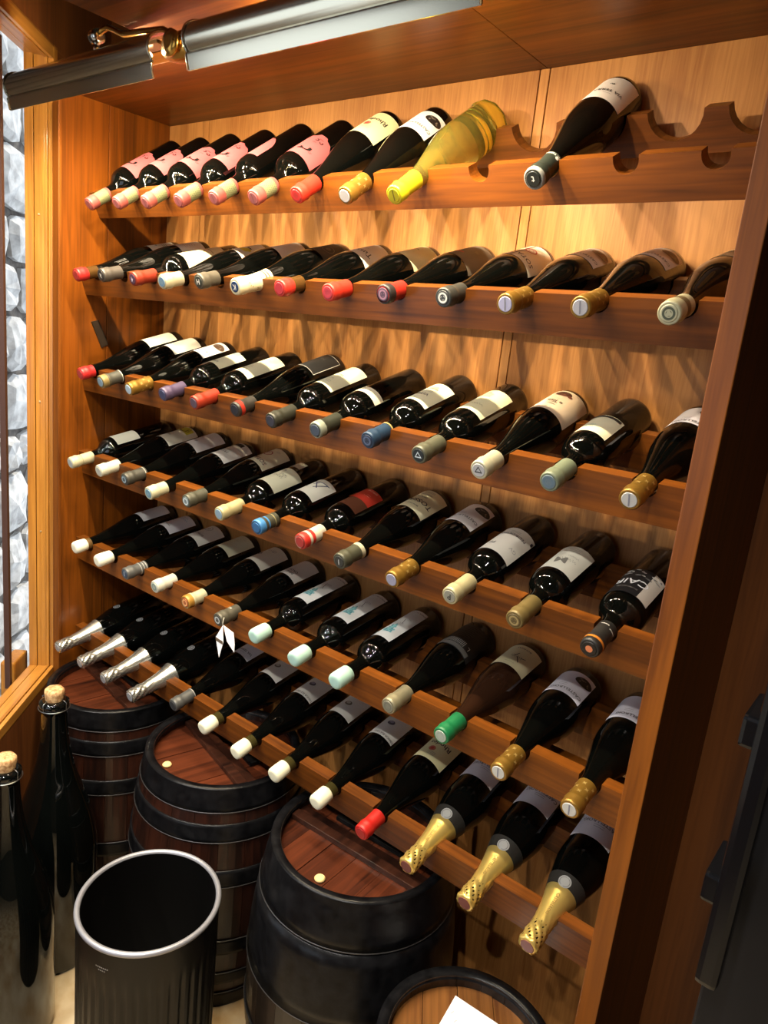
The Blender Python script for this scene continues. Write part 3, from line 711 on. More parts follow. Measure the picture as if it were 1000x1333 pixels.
def circ(p): p.ring((90, 90, 90), 0.222, -12, 0.0105, 0.0112, 20, 330); p.oval((186, 184, 176), 0.222, -14, 0.009, 0.009); p.text((120, 112, 90), 'LERA', 0.158, -8, 0.010, -4)
plain(2, 3, 'BX', 'bottle with purple capsule and circle-drawing label', dict(rgb=(86, 72, 100), top=(70, 80, 120), length=0.058), ((214, 210, 180), 0.145, 0.228, 58, 6), circ)
plain(2, 4, 'BX', 'bottle with rust-red capsule and tall cream label', dict(rgb=(166, 52, 30), top=(110, 90, 110), length=0.062), ((216, 212, 178), 0.13, 0.245, 62, 4), lambda p: (p.lines((120, 114, 90), 0.16, -6, 3, 0.02, 0.007, 3), p.text((130, 120, 90), 'Crianza', 0.15, -4, 0.008), p.script((150, 146, 130), 0.22, 0, 0.034, 0.005, 3)))
def blacklab(p):
    for s_ in (0.2015, 0.2885): p.bar((190, 186, 176), s_, 0, 0.082, 0.0011)
    for f_ in (-57, 57): p.bar((190, 186, 176), 0.245, f_, 0.0011, 0.088)
    p.text((70, 70, 66), 'NUIT', 0.262, -4, 0.011)
plain(2, 5, 'BG', 'bottle with red-banded black capsule and white-bordered black label', dict(rgb=(56, 52, 46), top=(48, 52, 64), length=0.05, bands=((0.006, 0.017, (190, 50, 36)),)), ((20, 19, 19), 0.2, 0.29, 58, 0), blacklab)
def chat(p): p.script((110, 104, 84), 0.178, 2, 0.024, 0.006, 6, 0.0012); p.text((60, 58, 50), 'Viña', 0.205, -10, 0.0095); p.lines((120, 114, 96), 0.160, -12, 2, 0.014, 0.005, 3)
plain(2, 6, 'BX', 'bottle with slate green capsule and tall cream label', dict(rgb=(54, 54, 44), top=(70, 70, 84), length=0.062), ((220, 216, 182), 0.142, 0.258, 58, 0), chat)
plain(2, 7, 'BX', 'bottle with pale-tipped dark capsule and narrow band label', dict(rgb=(52, 54, 44), top=(84, 96, 112), length=0.062, bands=((0.004, 0.017, (150, 156, 140)),)), ((216, 210, 184), 0.132, 0.158, 78, 6), lambda p: (p.text((150, 140, 110), 'ARA', 0.145, 8, 0.010)))
k = plain(2, 8, 'BX', 'bottle with navy blue capsule and mansion label', dict(rgb=(40, 66, 92), top=(46, 56, 80), glyph='ring', gcol=(90, 104, 130), length=0.052, bands=((0.0525, 0.056, (196, 170, 110)),)), ((222, 218, 186), 0.13, 0.228, 58, 2), lambda p: (p.bar((160, 156, 136), 0.203, -6, 0.018, 0.014), p.bar((130, 126, 110), 0.197, -6, 0.026, 0.006), p.text((60, 58, 50), 'VITIS', 0.166, -4, 0.0125), p.lines((140, 134, 110), 0.180, -4, 2, 0.026, 0.005, 3)))
plain(2, 9, 'BX', 'bottle with olive capsule and landscape script label', dict(rgb=(98, 98, 80), top=(40, 48, 50), glyph='tri', gcol=(200, 210, 214), length=0.060), ((220, 216, 178), 0.14, 0.250, 60, 2), lambda p: (p.script((150, 140, 96), 0.172, -4, 0.034, 0.004, 8, 0.0011), p.bar((180, 176, 150), 0.220, 4, 0.020, 0.018), p.bar((150, 146, 124), 0.228, 4, 0.008, 0.012), p.lines((140, 134, 110), 0.2, -20, 2, 0.008, 0.004, 4)))
plain(2, 10, 'BG', 'bottle with ivory capsule and beige animal-crest label', dict(rgb=(206, 200, 170), top=(206, 206, 206), glyph='tri', gcol=(40, 40, 44), length=0.050), ((206, 184, 156), 0.196, 0.292, 82, 0), lambda p: (p.oval((66, 36, 24), 0.276, -6, 0.015, 0.010), p.oval((110, 62, 46), 0.270, -8, 0.006, 0.005), p.oval((110, 62, 46), 0.270, -26, 0.005, 0.004), p.lines((80, 70, 60), 0.222, -8, 2, 0.022, 0.008, 4, 0.0014), p.text((70, 60, 50), 'e lisit', 0.237, -8, 0.014)))
plain(2, 11, 'BX', 'bottle with sage capsule and blue-scribbled cream label', dict(rgb=(128, 138, 112), top=(120, 140, 150), glyph='ring', gcol=(90, 112, 126), length=0.060, metal=0.1), ((216, 210, 178), 0.125, 0.2, 52, 4), lambda p: (p.script((90, 160, 160), 0.148, 4, 0.022, 0.003, 3), p.script((110, 180, 176), 0.153, 8, 0.018, 0.003, 5), p.lines((80, 90, 84), 0.142, 4, 2, 0.014, 0.004, 2), p.bar((60, 56, 52), 0.194, 0, 0.058, 0.008)))
b = bottle(2, 12, 'BG', 'bottle with starred gold capsule and oval-emblem label'); cap_stars(b, 'BG', (190, 190, 186), 'bar'); castell_label(b, 'BG', 4, 0.212, 0.285, True, (206, 200, 206))
# ---- fourth row
plain(3, 0, 'BX', 'bottle with ivory capsule and plain cream label', dict(rgb=(208, 200, 166), top=(196, 206, 210), length=0.062, bands=((0.028, 0.029, (150, 140, 110)),), metal=0.1), ((206, 204, 182), 0.125, 0.195, 60, 4))
plain(3, 1, 'BG', 'bottle with white capsule and yellow-green art label', dict(rgb=(222, 218, 196), top=(206, 210, 200), length=0.056, metal=0.05), ((216, 212, 188), 0.19, 0.285, 62, 0), lambda p: (p.bar((206, 200, 60), 0.268, 0, 0.06, 0.026), p.ring((60, 50, 30), 0.268, -8, 0.010, 0.013, 0, 200), p.bar((90, 70, 40), 0.27, -26, 0.012, 0.02, 20), p.text((120, 116, 90), 'NO', 0.218, -4, 0.009)))
plain(3, 2, 'BG', 'bottle with white-lined grey capsule and white label', dict(rgb=(78, 76, 68), top=(70, 84, 92), glyph='ring', gcol=(150, 170, 180), length=0.056, bands=((0.0505, 0.0525, (210, 206, 196)),)), ((218, 214, 208), 0.192, 0.285, 62, 0), lambda p: p.text((110, 104, 100), 'pla', 0.215, -8, 0.008))
def dfly(p): p.poly((84, 44, 70), [(-.012, -.002), (-.004, .0), (-.010, .008), (0, .003), (.010, .008), (.004, 0), (.012, -.003), (0, -.001)], 0.226, 22); p.bar((30, 26, 26), 0.276, -6, 0.03, 0.014); p.text((90, 84, 80), '1912', 0.226, -12, 0.0125); p.lines(GRY, 0.24, -16, 1, 0.014, 0.004, 2); p.bar((216, 210, 200), 0.276, -20, 0.004, 0.008)
plain(3, 3, 'BG', 'bottle with ivory capsule and purple dragonfly label', dict(rgb=(206, 200, 166), top=(140, 180, 200), glyph='ring', gcol=(90, 130, 150), length=0.046, bands=((0.022, 0.0235, (150, 140, 110)),), metal=0.1), ((222, 218, 206), 0.196, 0.288, 62, 2), dfly)
plain(3, 4, 'BG', 'bottle with charcoal capsule and red-ringed striped label', dict(rgb=(80, 78, 66), top=(120, 140, 146), glyph='ring', gcol=(206, 216, 216), length=0.052), ((222, 216, 186), 0.196, 0.288, 64, 0), sota)
b = plain(3, 5, 'BX', 'bottle with pale gold capsule and black script label', dict(rgb=(190, 178, 132), top=(160, 190, 210), length=0.062), ((214, 210, 180), 0.128, 0.215, 72, 0), lambda p: (p.script((30, 28, 28), 0.170, -6, 0.034, 0.007, 11, 0.0014), p.script((30, 28, 28), 0.182, -20, 0.02, 0.007, 12, 0.0014), p.oval((150, 150, 140), 0.2, -2, 0.003, 0.003)))
lb = label(b, 'BX', 0.228, 0.258, 28, 2, (214, 210, 186), nm='upper_label'); p = Print('BX', 2); p.lines((130, 124, 100), 0.238, 0, 3, 0.018, 0.006, 5); p.emit(lb)
plain(3, 6, 'BX', 'bottle with bright blue tip and navy line-drawn label', dict(rgb=(66, 64, 52), top=(60, 120, 176), glyph='ring', gcol=(50, 100, 150), length=0.052, bands=((0.0, 0.026, (64, 130, 190)), (0.040, 0.042, (150, 140, 100))), metal=0.1), ((216, 214, 196), 0.13, 0.205, 62, 0), lambda p: (p.bar((44, 56, 90), 0.176, -6, 0.0024, 0.03, 40), p.bar((44, 56, 90), 0.176, -22, 0.0024, 0.034, -30), p.bar((44, 56, 90), 0.190, -12, 0.04, 0.0024, 6), p.bar((44, 56, 90), 0.180, 0, 0.014, 0.0022, 60), p.text((110, 110, 120), 'PAAR', 0.158, 16, 0.006)))
b = plain(3, 7, 'BX', 'bottle with red-and-white capsule and red-brown label', dict(rgb=(214, 206, 186), top=(196, 64, 60), length=0.060, bands=((0.0, 0.030, (206, 50, 40)),), metal=0.1), ((84, 44, 26), 0.127, 0.216, 58, 0), lambda p: (p.bar((190, 52, 36), 0.191, 0, 0.0755, 0.05), ))
p = Print('BX', 0, 0.0017); p.text((226, 180, 160), 'priorat', 0.208, -18, 0.0085); p.lines((226, 180, 160), 0.186, -22, 2, 0.014, 0.006, 2); p.emit(b, 'label_print')
plain(3, 8, 'BG', 'bottle with cream-ringed grey capsule and large-lettered label', dict(rgb=(78, 78, 62), top=(60, 62, 58), glyph='1', gcol=(190, 190, 186), length=0.056, bands=((0.047, 0.056, (206, 200, 170)),)), ((222, 216, 178), 0.198, 0.290, 66, 0), lambda p: (p.text(BLK, 'TOSSALS', 0.236, -4, 0.0185), p.text((90, 86, 70), 'TERROIR', 0.255, -4, 0.006), p.text((90, 86, 70), 'SELECCIO', 0.268, -6, 0.006), p.text((90, 86, 70), 'MONTSANT', 0.2155, -4, 0.006), p.lines((120, 114, 90), 0.278, -4, 2, 0.03, 0.004, 3)))
b = bottle(3, 9, 'BG', 'bottle with gold capsule and oval-emblem white label'); cap_stars(b, 'BG', (150, 150, 170)); castell_label(b, 'BG', 4, 0.196, 0.284)
plain(3, 10, 'BX', 'bottle with P-marked pale gold capsule and white label', dict(rgb=(196, 186, 142), top=(170, 168, 150), glyph='P', gcol=BLK, length=0.060), ((212, 206, 192), 0.122, 0.222, 70, 0), lambda p: (p.text((60, 58, 60), 'PEDROUZOS', 0.196, -6, 0.0098), p.text((40, 36, 46), 'PS', 0.150, 16, 0.0125), p.lines((150, 146, 132), 0.204, -6, 2, 0.024, 0.004, 3), p.bar((40, 40, 50), 0.21, -64, 0.005, 0.009), p.text((170, 166, 160), 'GV', 0.155, -46, 0.012)))
plain(3, 11, 'BX', 'bottle with olive gold capsule and calligraphy label', dict(rgb=(126, 108, 62), top=(110, 94, 60), glyph='ring', gcol=(150, 130, 84), length=0.062), ((214, 210, 192), 0.125, 0.215, 62, 4), lambda p: (p.text((130, 126, 116), 'M', 0.158, 0, 0.030, 10), p.script((130, 126, 116), 0.165, -14, 0.03, 0.006, 4, 0.0010), p.script((140, 136, 126), 0.178, -20, 0.02, 0.004, 7), p.lines((150, 146, 132), 0.196, -6, 3, 0.03, 0.005, 2)))
b = plain(3, 12, 'BX', 'bottle with orange-ringed black capsule and black-white label', dict(rgb=(40, 38, 36), top=(38, 36, 34), glyph='dot', gcol=(206, 120, 76), length=0.062, bands=((0.0085, 0.0135, (214, 130, 44)),), metal=0.1), ((28, 27, 27), 0.12, 0.205, 66, 6), lambda p: (p.bar((206, 196, 180), 0.162, -50, 0.022, 0.083), setattr(p, 'off', 0.0015), p.text((232, 230, 226), 'CAIR', 0.158, 0, 0.0250), p.text((120, 116, 110), 'DOMINIO DE', 0.137, 0, 0.0055)))
p = Print('BX', 6, 0.0016); rn = random.Random(4)
for i in range(26): p.oval(rn.choice(((150, 148, 144), (90, 88, 86), (200, 198, 190))), rn.uniform(0.178, 0.2), rn.uniform(-60, 50), rn.uniform(.002, .006), rn.uniform(.001, .0025), rn.uniform(-20, 20), 9)
p.emit(b, 'label_print')
k = Print('BX', 0, 0.0014); k.script((206, 204, 196), 0.052, 0, 0.012, 0.001, 2, 0.0012); k.script((206, 204, 196), 0.046, -60, 0.012, 0.001, 3, 0.0012); k.emit(b, 'capsule_print')
# ---- fifth row
WX = (222, 220, 200)
b = plain(4, 0, 'BG', 'bottle with white wax seal and bare pale label', wax(WX), ((212, 212, 210), 0.196, 0.285, 54, 4)); inst('amber_neck', cap_me('BG', 0.034, 0.046, cmat((96, 72, 40), 0.3), 0.0006), b)
plain(4, 1, 'BG', 'bottle with white wax seal and blue swirl label', wax(WX, 0.042), ((214, 214, 216), 0.2, 0.288, 58, 0), lambda p: (p.ring((120, 116, 116), 0.238, 16, 0.008, 0.0095, 200, 340), p.script((130, 170, 200), 0.268, -10, 0.034, 0.005, 3, 0.0016), p.script((150, 180, 206), 0.276, -4, 0.03, 0.005, 4, 0.0016), p.text((110, 106, 104), 'TANS', 0.216, -12, 0.008)))
plain(4, 2, 'BG', 'bottle with silver-ringed grey capsule and crest label', dict(rgb=(100, 100, 98), top=(60, 80, 104), glyph='J', gcol=(190, 206, 220), length=0.058, bands=((0.038, 0.040, (206, 206, 200)), (0.046, 0.048, (206, 206, 200)), (0.053, 0.055, (206, 206, 200)))), ((212, 210, 198), 0.198, 0.285, 62, 0), lambda p: (p.text((120, 114, 104), 'G', 0.262, -2, 0.016), p.ring((130, 124, 114), 0.262, -2, 0.010, 0.0112, 0, 280), p.text((90, 84, 76), 'ESTELA', 0.226, -12, 0.0085)))
plain(4, 3, 'BG', 'bottle with white capsule and plain cream label', dict(rgb=(214, 212, 192), top=(190, 200, 190), glyph='ring', gcol=(120, 140, 130), length=0.056, metal=0.05), ((206, 204, 174), 0.198, 0.284, 60, 0), lambda p: p.lines((176, 172, 146), 0.252, -2, 5, 0.034, 0.006, 3))
plain(4, 4, 'BG', 'bottle with copper-tipped cream capsule and figure label', dict(rgb=(212, 208, 170), top=(196, 104, 60), glyph='ring', gcol=(230, 170, 110), length=0.052, bands=((0.0, 0.018, (190, 140, 60)),), metal=0.3), ((218, 214, 196), 0.198, 0.290, 62, 0), lambda p: (p.poly(BLK, [(-.009, -.002), (-.003, .003), (.003, .001), (.008, .005), (.010, .001), (.003, -.004), (-.004, -.003)], 0.236, 20), p.bar(BLK, 0.241, 10, 0.005, 0.007, 20), p.script((130, 126, 116), 0.266, -4, 0.022, 0.005, 5), p.ring((150, 146, 136), 0.268, -16, 0.004, 0.005)))
b55 = plain(4, 5, 'BG', 'bottle with taupe capsule and bold two-line label', dict(rgb=(92, 88, 74), top=(66, 68, 62), glyph='ring', gcol=(180, 184, 180), length=0.056), ((206, 202, 194), 0.2, 0.284, 56, 0), lambda p: (p.text((40, 38, 38), 'BELL', 0.214, -10, 0.0105), p.text((40, 38, 38), 'CROS', 0.226, -10, 0.0105)))
k = Print('BG', 0, 0.0014); k.text((206, 200, 180), 'BC', 0.036, 0, 0.007); k.emit(b55, 'capsule_print')
def grapes(p):
    rn = random.Random(6)
    for i, (dx, ds) in enumerate([(x, s) for s in range(7) for x in range(-2 + (s // 3), 3 - (s // 3))]):
        p.oval(((110, 170, 172), (130, 186, 186), (84, 146, 152))[i % 3], 0.163 + ds * 0.0055, dx * 6.5 + 3 * (ds % 2), 0.0026, 0.0030, 0, 8)
    p.script((50, 48, 46), 0.204, -4, 0.014, 0.008, 4, 0.001); p.script((60, 58, 56), 0.226, -10, 0.016, 0.006, 6, 0.001); p.bar((70, 66, 64), 0.214, -6, 0.001, 0.02, 14)
    p.text((90, 86, 84), 'TANCA ELS ULLS', 0.263, -10, 0.0060)
for c, rl in ((6, 2), (7, 2), (8, 6)):
    plain(4, c, 'BX', 'bottle with mint wax seal and grape-drawing label', wax((160, 194, 182), 0.040), ((206, 206, 200), 0.138, 0.272, 40, rl), grapes)
b = plain(4, 9, 'BG', 'bottle with silver-beige capsule and black printed label', dict(rgb=(160, 152, 122), top=(150, 148, 128), glyph='ring', gcol=(110, 108, 92), length=0.056, metal=0.4), ((26, 26, 26), 0.19, 0.284, 76, 0), lambda p: (p.bar((120, 120, 116), 0.198, 0, 0.085, 0.012), [p.bar((170, 170, 164), 0.214, -30 + i * 4.6, 0.0013, 0.016) for i in range(12)], p.lines((74, 74, 72), 0.235, 0, 8, 0.05, 0.006, 4), p.text((190, 190, 184), 'L', 0.214, -46, 0.014), p.bar((110, 112, 108), 0.212, 34, 0.02, 0.014)))
plain(4, 10, 'BG', 'rose-dark bottle with green capsule and horse-drawing label', dict(rgb=(24, 122, 70), top=(190, 200, 186), glyph='ring', gcol=(150, 160, 146), length=0.056, metal=0.05), ((212, 204, 164), 0.208, 0.288, 60, 0), lambda p: (p.script(BLK, 0.244, -6, 0.022, 0.007, 3, 0.0016), p.bar(BLK, 0.236, -14, 0.0016, 0.018, 30), p.bar(BLK, 0.250, -2, 0.0016, 0.014, -20), p.bar(BLK, 0.246, -24, 0.010, 0.0014, 30), p.text((110, 104, 80), 'BOHIGAS', 0.276, -6, 0.007), p.lines((160, 150, 110), 0.22, -4, 1, 0.02, 0.004, 2)), glass_amb)
for c in (11, 12):
    b = bottle(4, c, 'BG', 'bottle with starred gold capsule and oval-emblem label'); cap_stars(b, 'BG', (190, 190, 184), 'bar'); castell_label(b, 'BG', 4, 0.208, 0.284, True, (216, 214, 220))
# ---- bottom row
for c in range(4):
    b = bottle(5, c, 'CH', 'black sparkling wine bottle with long silver foil', name='sparkling_wine_bottle', group='sparkling wine bottles with silver foil')
    cap_foil(b, 'CH', foil_silver, (150, 152, 156))
    q = Print('CH', 0, 0.0012); q.ring((120, 120, 120), 0.186, 2, 0.0075, 0.0095); q.oval((70, 70, 70), 0.186, 2, 0.007, 0.007); q.ring((130, 130, 130), 0.186, 2, 0.002, 0.0045, 30, 300); q.emit(b, 'seal')
b = plain(5, 4, 'BG', 'bottle with plain grey capsule and bluish-white label', dict(rgb=(92, 92, 90), top=(70, 72, 74), length=0.056, bands=((0.0535, 0.055, (190, 190, 186)),)), ((214, 214, 218), 0.206, 0.29, 50, 0), lambda p: (p.text((70, 68, 74), 'VIA TERRA', 0.226, -8, 0.0098), p.oval(BLK, 0.262, 14, 0.003, 0.002), p.lines((140, 140, 160), 0.217, -6, 1, 0.016, 0.004, 2)))
def tanca(v):
    def f(p):
        p.off = 0.0015; p.oval((120, 108, 90) if v else (90, 84, 92), 0.240 if v else 0.246, 2, 0.009, 0.007); p.off = 0.0018; p.oval((196, 190, 176) if v else (150, 146, 160), 0.2415 if v else 0.249, 3, 0.0052, 0.0042); p.off = 0.0015
        p.text((64, 62, 62), 'TANCA ELS ULLS', 0.2065 if not v else 0.283, -14, 0.0072)
    return f
for c in range(5, 9):
    b = plain(5, c, 'BG', ('bottle with white wax seal and brown-motif label' if c % 2 else 'bottle with white wax seal and purple-motif label'), wax((222, 218, 190), 0.036), ((206, 204, 196), 0.2, 0.29, 52, 0), tanca(c % 2))
    inst('amber_neck', cap_me('BG', 0.036, 0.052, cmat((52, 46, 22), 0.12), 0.0004), b)
b = bottle(5, 9, 'BG', 'bottle with bright red capsule and gothic-lettered cream label'); cap_std(b, 'BG', (206, 36, 28), (190, 36, 40), None, length=0.054, metal=0.1); rhodes(b, 0, 0.204)
for c in range(10, 13):
    b = bottle(5, c, 'CH', 'sparkling wine bottle with gold foil and medallion', name='sparkling_wine_bottle', group='sparkling wine bottles with gold foil')
    cap_foil(b, 'CH', foil_gold, (110, 60, 56), True)
    lb = label(b, 'CH', 0.222, 0.296, 56, 4, (216, 214, 218)); p = Print('CH', 4); p.text((70, 70, 74), 'CASTELLROIG', 0.264, -6, 0.011); p.lines((110, 110, 116), 0.25, -6, 2, 0.024, 0.005, 3); p.emit(lb)

# hang tag on the fifth-row neck
tg = empty('neck_tag', Matrix.Translation((0.617, -0.062, 0.215)), 'white folded diamond paper tag hanging from a taupe bottle neck', 'tag')
V = [(0, 0, 0.040), (-0.016, -0.004, 0.008), (-0.004, -0.002, -0.036), (0.012, -0.006, 0.006)]
mesh('tag_front', V + [(x, y + 0.0008, z) for x, y, z in V], [(0, 1, 2, 3), (7, 6, 5, 4), (0, 4, 5, 1), (1, 5, 6, 2), (2, 6, 7, 3), (3, 7, 4, 0)], paper_m, tg)
V = [(0, 0.002, 0.040), (0.012, 0.004, 0.006), (0.026, 0.014, 0.0), (0.020, 0.014, 0.026), (0.026, 0.014, -0.018)]
mesh('tag_back', V + [(x, y + 0.0008, z) for x, y, z in V], [(0, 1, 2, 3), (8, 7, 6, 5), (1, 4, 2), (7, 9, 6), (0, 5, 6, 1), (3, 8, 5, 0), (2, 7, 8, 3), (1, 6, 9, 4), (4, 9, 7, 2)], paper_m, tg)
mesh('tag_band', [(-0.0155, -0.0052, 0.010), (0.0115, -0.0072, 0.009), (0.0115, -0.0066, 0.001), (-0.0135, -0.0046, 0.001)], [(0, 1, 2, 3)], cmat((90, 76, 60)), tg)
inst('tag_string', tube_me('tag_string', [(0, 0.0, 0.040), (-0.003, 0.003, 0.048), (-0.006, 0.008, 0.054)], 0.0007, cmat((190, 184, 170)), 6), tg)

# ------------------------------------------------------------------ barrels
def barrel(x, y, zt, hr, br, rot, sm, hm, label_, hoops, zb=ZF, batten=True, ns=22, hoopw=0.042, bung=None, gap=True):
    H = zt - zb; root = empty('wine_barrel', Matrix.Translation((x, y, zb)), label_, 'barrel', 'barrels under the rack')
    def R(z): u = 2 * z / H - 1; return br - (br - hr) * u * u
    th = 0.016; nz = 10
    V = []; F = []; n = 3; wa = 2 * math.pi / ns * 0.5 * 0.985
    for j in range(nz + 1):
        z = H * j / nz
        for i in range(n + 1):
            a = -wa + 2 * wa * i / n; V.append((R(z) * math.cos(a), R(z) * math.sin(a), z))
        for i in range(n, -1, -1):
            a = -wa + 2 * wa * i / n; V.append(((R(z) - th) * math.cos(a), (R(z) - th) * math.sin(a), z))
    q = 2 * (n + 1)
    for j in range(nz):
        for i in range(q): F.append((j * q + i, j * q + (i + 1) % q, (j + 1) * q + (i + 1) % q, (j + 1) * q + i))
    F.append(tuple(range(q))[::-1]); F.append(tuple(range(nz * q, nz * q + q)))
    me = bpy.data.meshes.new('stave'); me.from_pydata(V, [], F); me.update(); me.materials.append(sm)
    for i in range(ns): inst('stave', me, root, Matrix.Rotation(2 * math.pi * i / ns, 4, 'Z'))
    for (z0, z1) in hoops:
        z0, z1 = z0 * H, z1 * H; pr = []
        for i in range(6):
            z = z0 + (z1 - z0) * i / 5; pr.append((R(z) + 0.0032, z))
        hp = [(R(z0) + 0.0002, z0)] + pr + [(R(z1) + 0.0002, z1)]
        if z1 > H - 0.002: hp = [(R(z0) + 0.0002, z0)] + pr + [(R(H) + 0.0032, H + 0.002), (R(H) - 0.014, H + 0.0025), (R(H) - th - 0.0015, H - 0.006)]
        ho = inst('hoop', lathe_me('hoop', hp, hoop_m, 64, cap0=False, cap1=False), root)
        e = z0 if z0 > H / 2 else z1
        inst('hoop_edge', lathe_me('hoop_edge', [(R(e) + 0.0030, e - 0.0012), (R(e) + 0.0042, e), (R(e) + 0.0030, e + 0.0012)], hoop_edge, 64, cap0=False, cap1=False), ho)
    # recessed head of planks
    zh = H - 0.024; ri = R(zh) - th + 0.002; pw = 0.062; k = -ri
    rm = Matrix.Rotation(rot, 4, 'Z')
    while k < ri:
        a, b_ = k + 0.0006, min(k + pw, ri) - 0.0006
        pts = []
        for i in range(9):
            xx = a + (b_ - a) * i / 8; pts.append((xx, -math.sqrt(max(0, ri * ri - xx * xx))))
        up_ = [(xx, -yy) for xx, yy in pts[::-1]]
        P = pts + up_; m = len(P); ht = zh + random.uniform(-0.001, 0.001)
        V = [(xx, yy, ht) for xx, yy in P] + [(xx, yy, zh - 0.016) for xx, yy in P]
        F = [tuple(range(m)), tuple(range(m, 2 * m))[::-1]] + [(i, m + i, m + (i + 1) % m, (i + 1) % m) for i in range(m)]
        mesh('head_plank', V, F, hm, root, mw=rm); k += pw
    if batten:
        yb_ = -0.022; L2 = math.sqrt(ri * ri - 0.03 ** 2) - 0.006
        rb = Matrix.Rotation(rot, 4, 'Z')
        box('batten', -L2, L2, yb_ - 0.012, yb_ + 0.012, zh, zh + 0.012, head_dk, root, 0.002, mw=rb)
        box('batten_step', -L2, L2, yb_ + 0.013, yb_ + 0.036, zh, zh + 0.006, head_dk, root, 0.001, mw=rb)
        box('hatch', -L2 * 0.55, L2 * 0.5, yb_ + 0.050, yb_ + 0.075, zh, zh + 0.010, hoop_m, root, 0.002, mw=rb)
    if bung:
        inst('bung', lathe_me('bung', [(0.010, 0.0), (0.011, 0.003), (0.008, 0.006)], cmat((214, 190, 130), 0.6), 14), root, Matrix.Translation((bung[0] - x, bung[1] - y, zh)))
    return root
BH = [(0.0, 0.085), (0.14, 0.20), (0.30, 0.37), (0.615, 0.685), (0.80, 0.87), (0.915, 1.0)]
barrel(0.109, 0.012, -0.10, 0.1795, 0.196, R_(-8), stave_m, head_m, 'dark barrel with glossy reddish head beside the side panel', BH)
barrel(0.547, 0.024, -0.10, 0.1795, 0.213, R_(-14), stave_m, head_m, 'middle dark barrel standing behind the fluted bin', BH, bung=(0.50, -0.105))
barrel(0.993, 0.017, -0.10, 0.1810, 0.215, R_(3), stave_dk, head_m, 'blackened barrel under the gold-foil bottles', [(0.0, 0.085), (0.14, 0.20), (0.30, 0.37), (0.575, 0.84), (0.848, 1.0)], bung=(0.998, -0.11))
cask = barrel(1.359, -0.134, -0.20, 0.145, 0.151, R_(35), stave_dk, head_lt, 'small cask with brown planked head carrying a white paper', [(0.0, 0.1), (0.2, 0.28), (0.72, 0.8), (0.88, 1.0)], batten=False, ns=18)
# paper on the cask
pp = empty('paper_sheet', Matrix.Translation((1.33, -0.11, -0.2232)), 'white paper sheet lying on the small cask', 'paper')
V = [(1.287, -0.052), (1.378, -0.046), (1.40, -0.175), (1.308, -0.188)]
mesh('sheet', [(a - 1.33, b + 0.11, 0.002) for a, b in V] + [(a - 1.33, b + 0.11, 0.0) for a, b in V], [(3, 2, 1, 0), (4, 5, 6, 7), (0, 1, 5, 4), (1, 2, 6, 5), (2, 3, 7, 6), (3, 0, 4, 7)], paper_m, pp)
for i in range(3):
    mesh('ink_mark', [(-0.030 + 0.013 * i, 0.022 - 0.01 * i, 0.0026), (-0.028 + 0.013 * i, 0.030 - 0.01 * i, 0.0026), (-0.0272 + 0.013 * i, 0.0295 - 0.01 * i, 0.0026), (-0.0292 + 0.013 * i, 0.0215 - 0.01 * i, 0.0026)], [(0, 3, 2, 1)], cmat((120, 120, 124)), pp)

# ------------------------------------------------------------------ fluted bin
BZ = -0.22; bc = (0.731, -0.301); br_ = 0.1340; Hb = BZ - ZF
bn = empty('waste_bin', Matrix.Translation((bc[0], bc[1], ZF)), 'black fluted metal bin with a grey rolled rim', 'bin')
def flute(a, z, j):
    t = min(1.0, max(0.0, (Hb - 0.075 - z) / 0.02)) * min(1.0, max(0.0, (z - 0.03) / 0.02))
    return -0.0032 * t * (1 if math.sin(a * 40) > 0.25 else 0)
prof = [(br_ - 0.004, 0.0), (br_, 0.004)] + [(br_, 0.02 + (Hb - 0.03) * i / 22) for i in range(23)] + [(br_, Hb)]
inst('bin_body', lathe_me('bin_body', prof, bin_m, 320, cap1=False, wob=flute), bn)
inst('bin_lining', lathe_me('bin_lining', [(br_ - 0.008, Hb), (br_ - 0.008, 0.014), (0.01, 0.012)], bin_m, 64, cap0=False), bn)
inst('bin_rim', lathe_me('bin_rim', [(br_ - 0.0075 + 0.0 + 0.0055 * (1 - math.cos(2 * math.pi * i / 12)) - 0.0, Hb + 0.0055 * math.sin(2 * math.pi * i / 12)) for i in range(13)], bin_rim, 96, cap0=False, cap1=False), bn)
ang = math.atan2(-1.014 - bc[1], 1.7495 - bc[0]) - 0.62
V = []; F = []
for row, (n_, zz, wd_) in enumerate(((7, Hb - 0.040, 0.0026), (4, Hb - 0.046, 0.0022))):
    for i in range(n_):
        a0 = ang + (i - n_ / 2) * 0.030
        q = len(V)
        for (da, dz) in ((0, 0), (0.02, 0), (0.02, wd_), (0, wd_)): V.append(((br_ + 0.0005) * math.cos(a0 + da), (br_ + 0.0005) * math.sin(a0 + da), zz + dz))
        F.append((q, q + 1, q + 2, q + 3))
mesh('bin_mark', V, F, cmat((130, 126, 120)), bn)

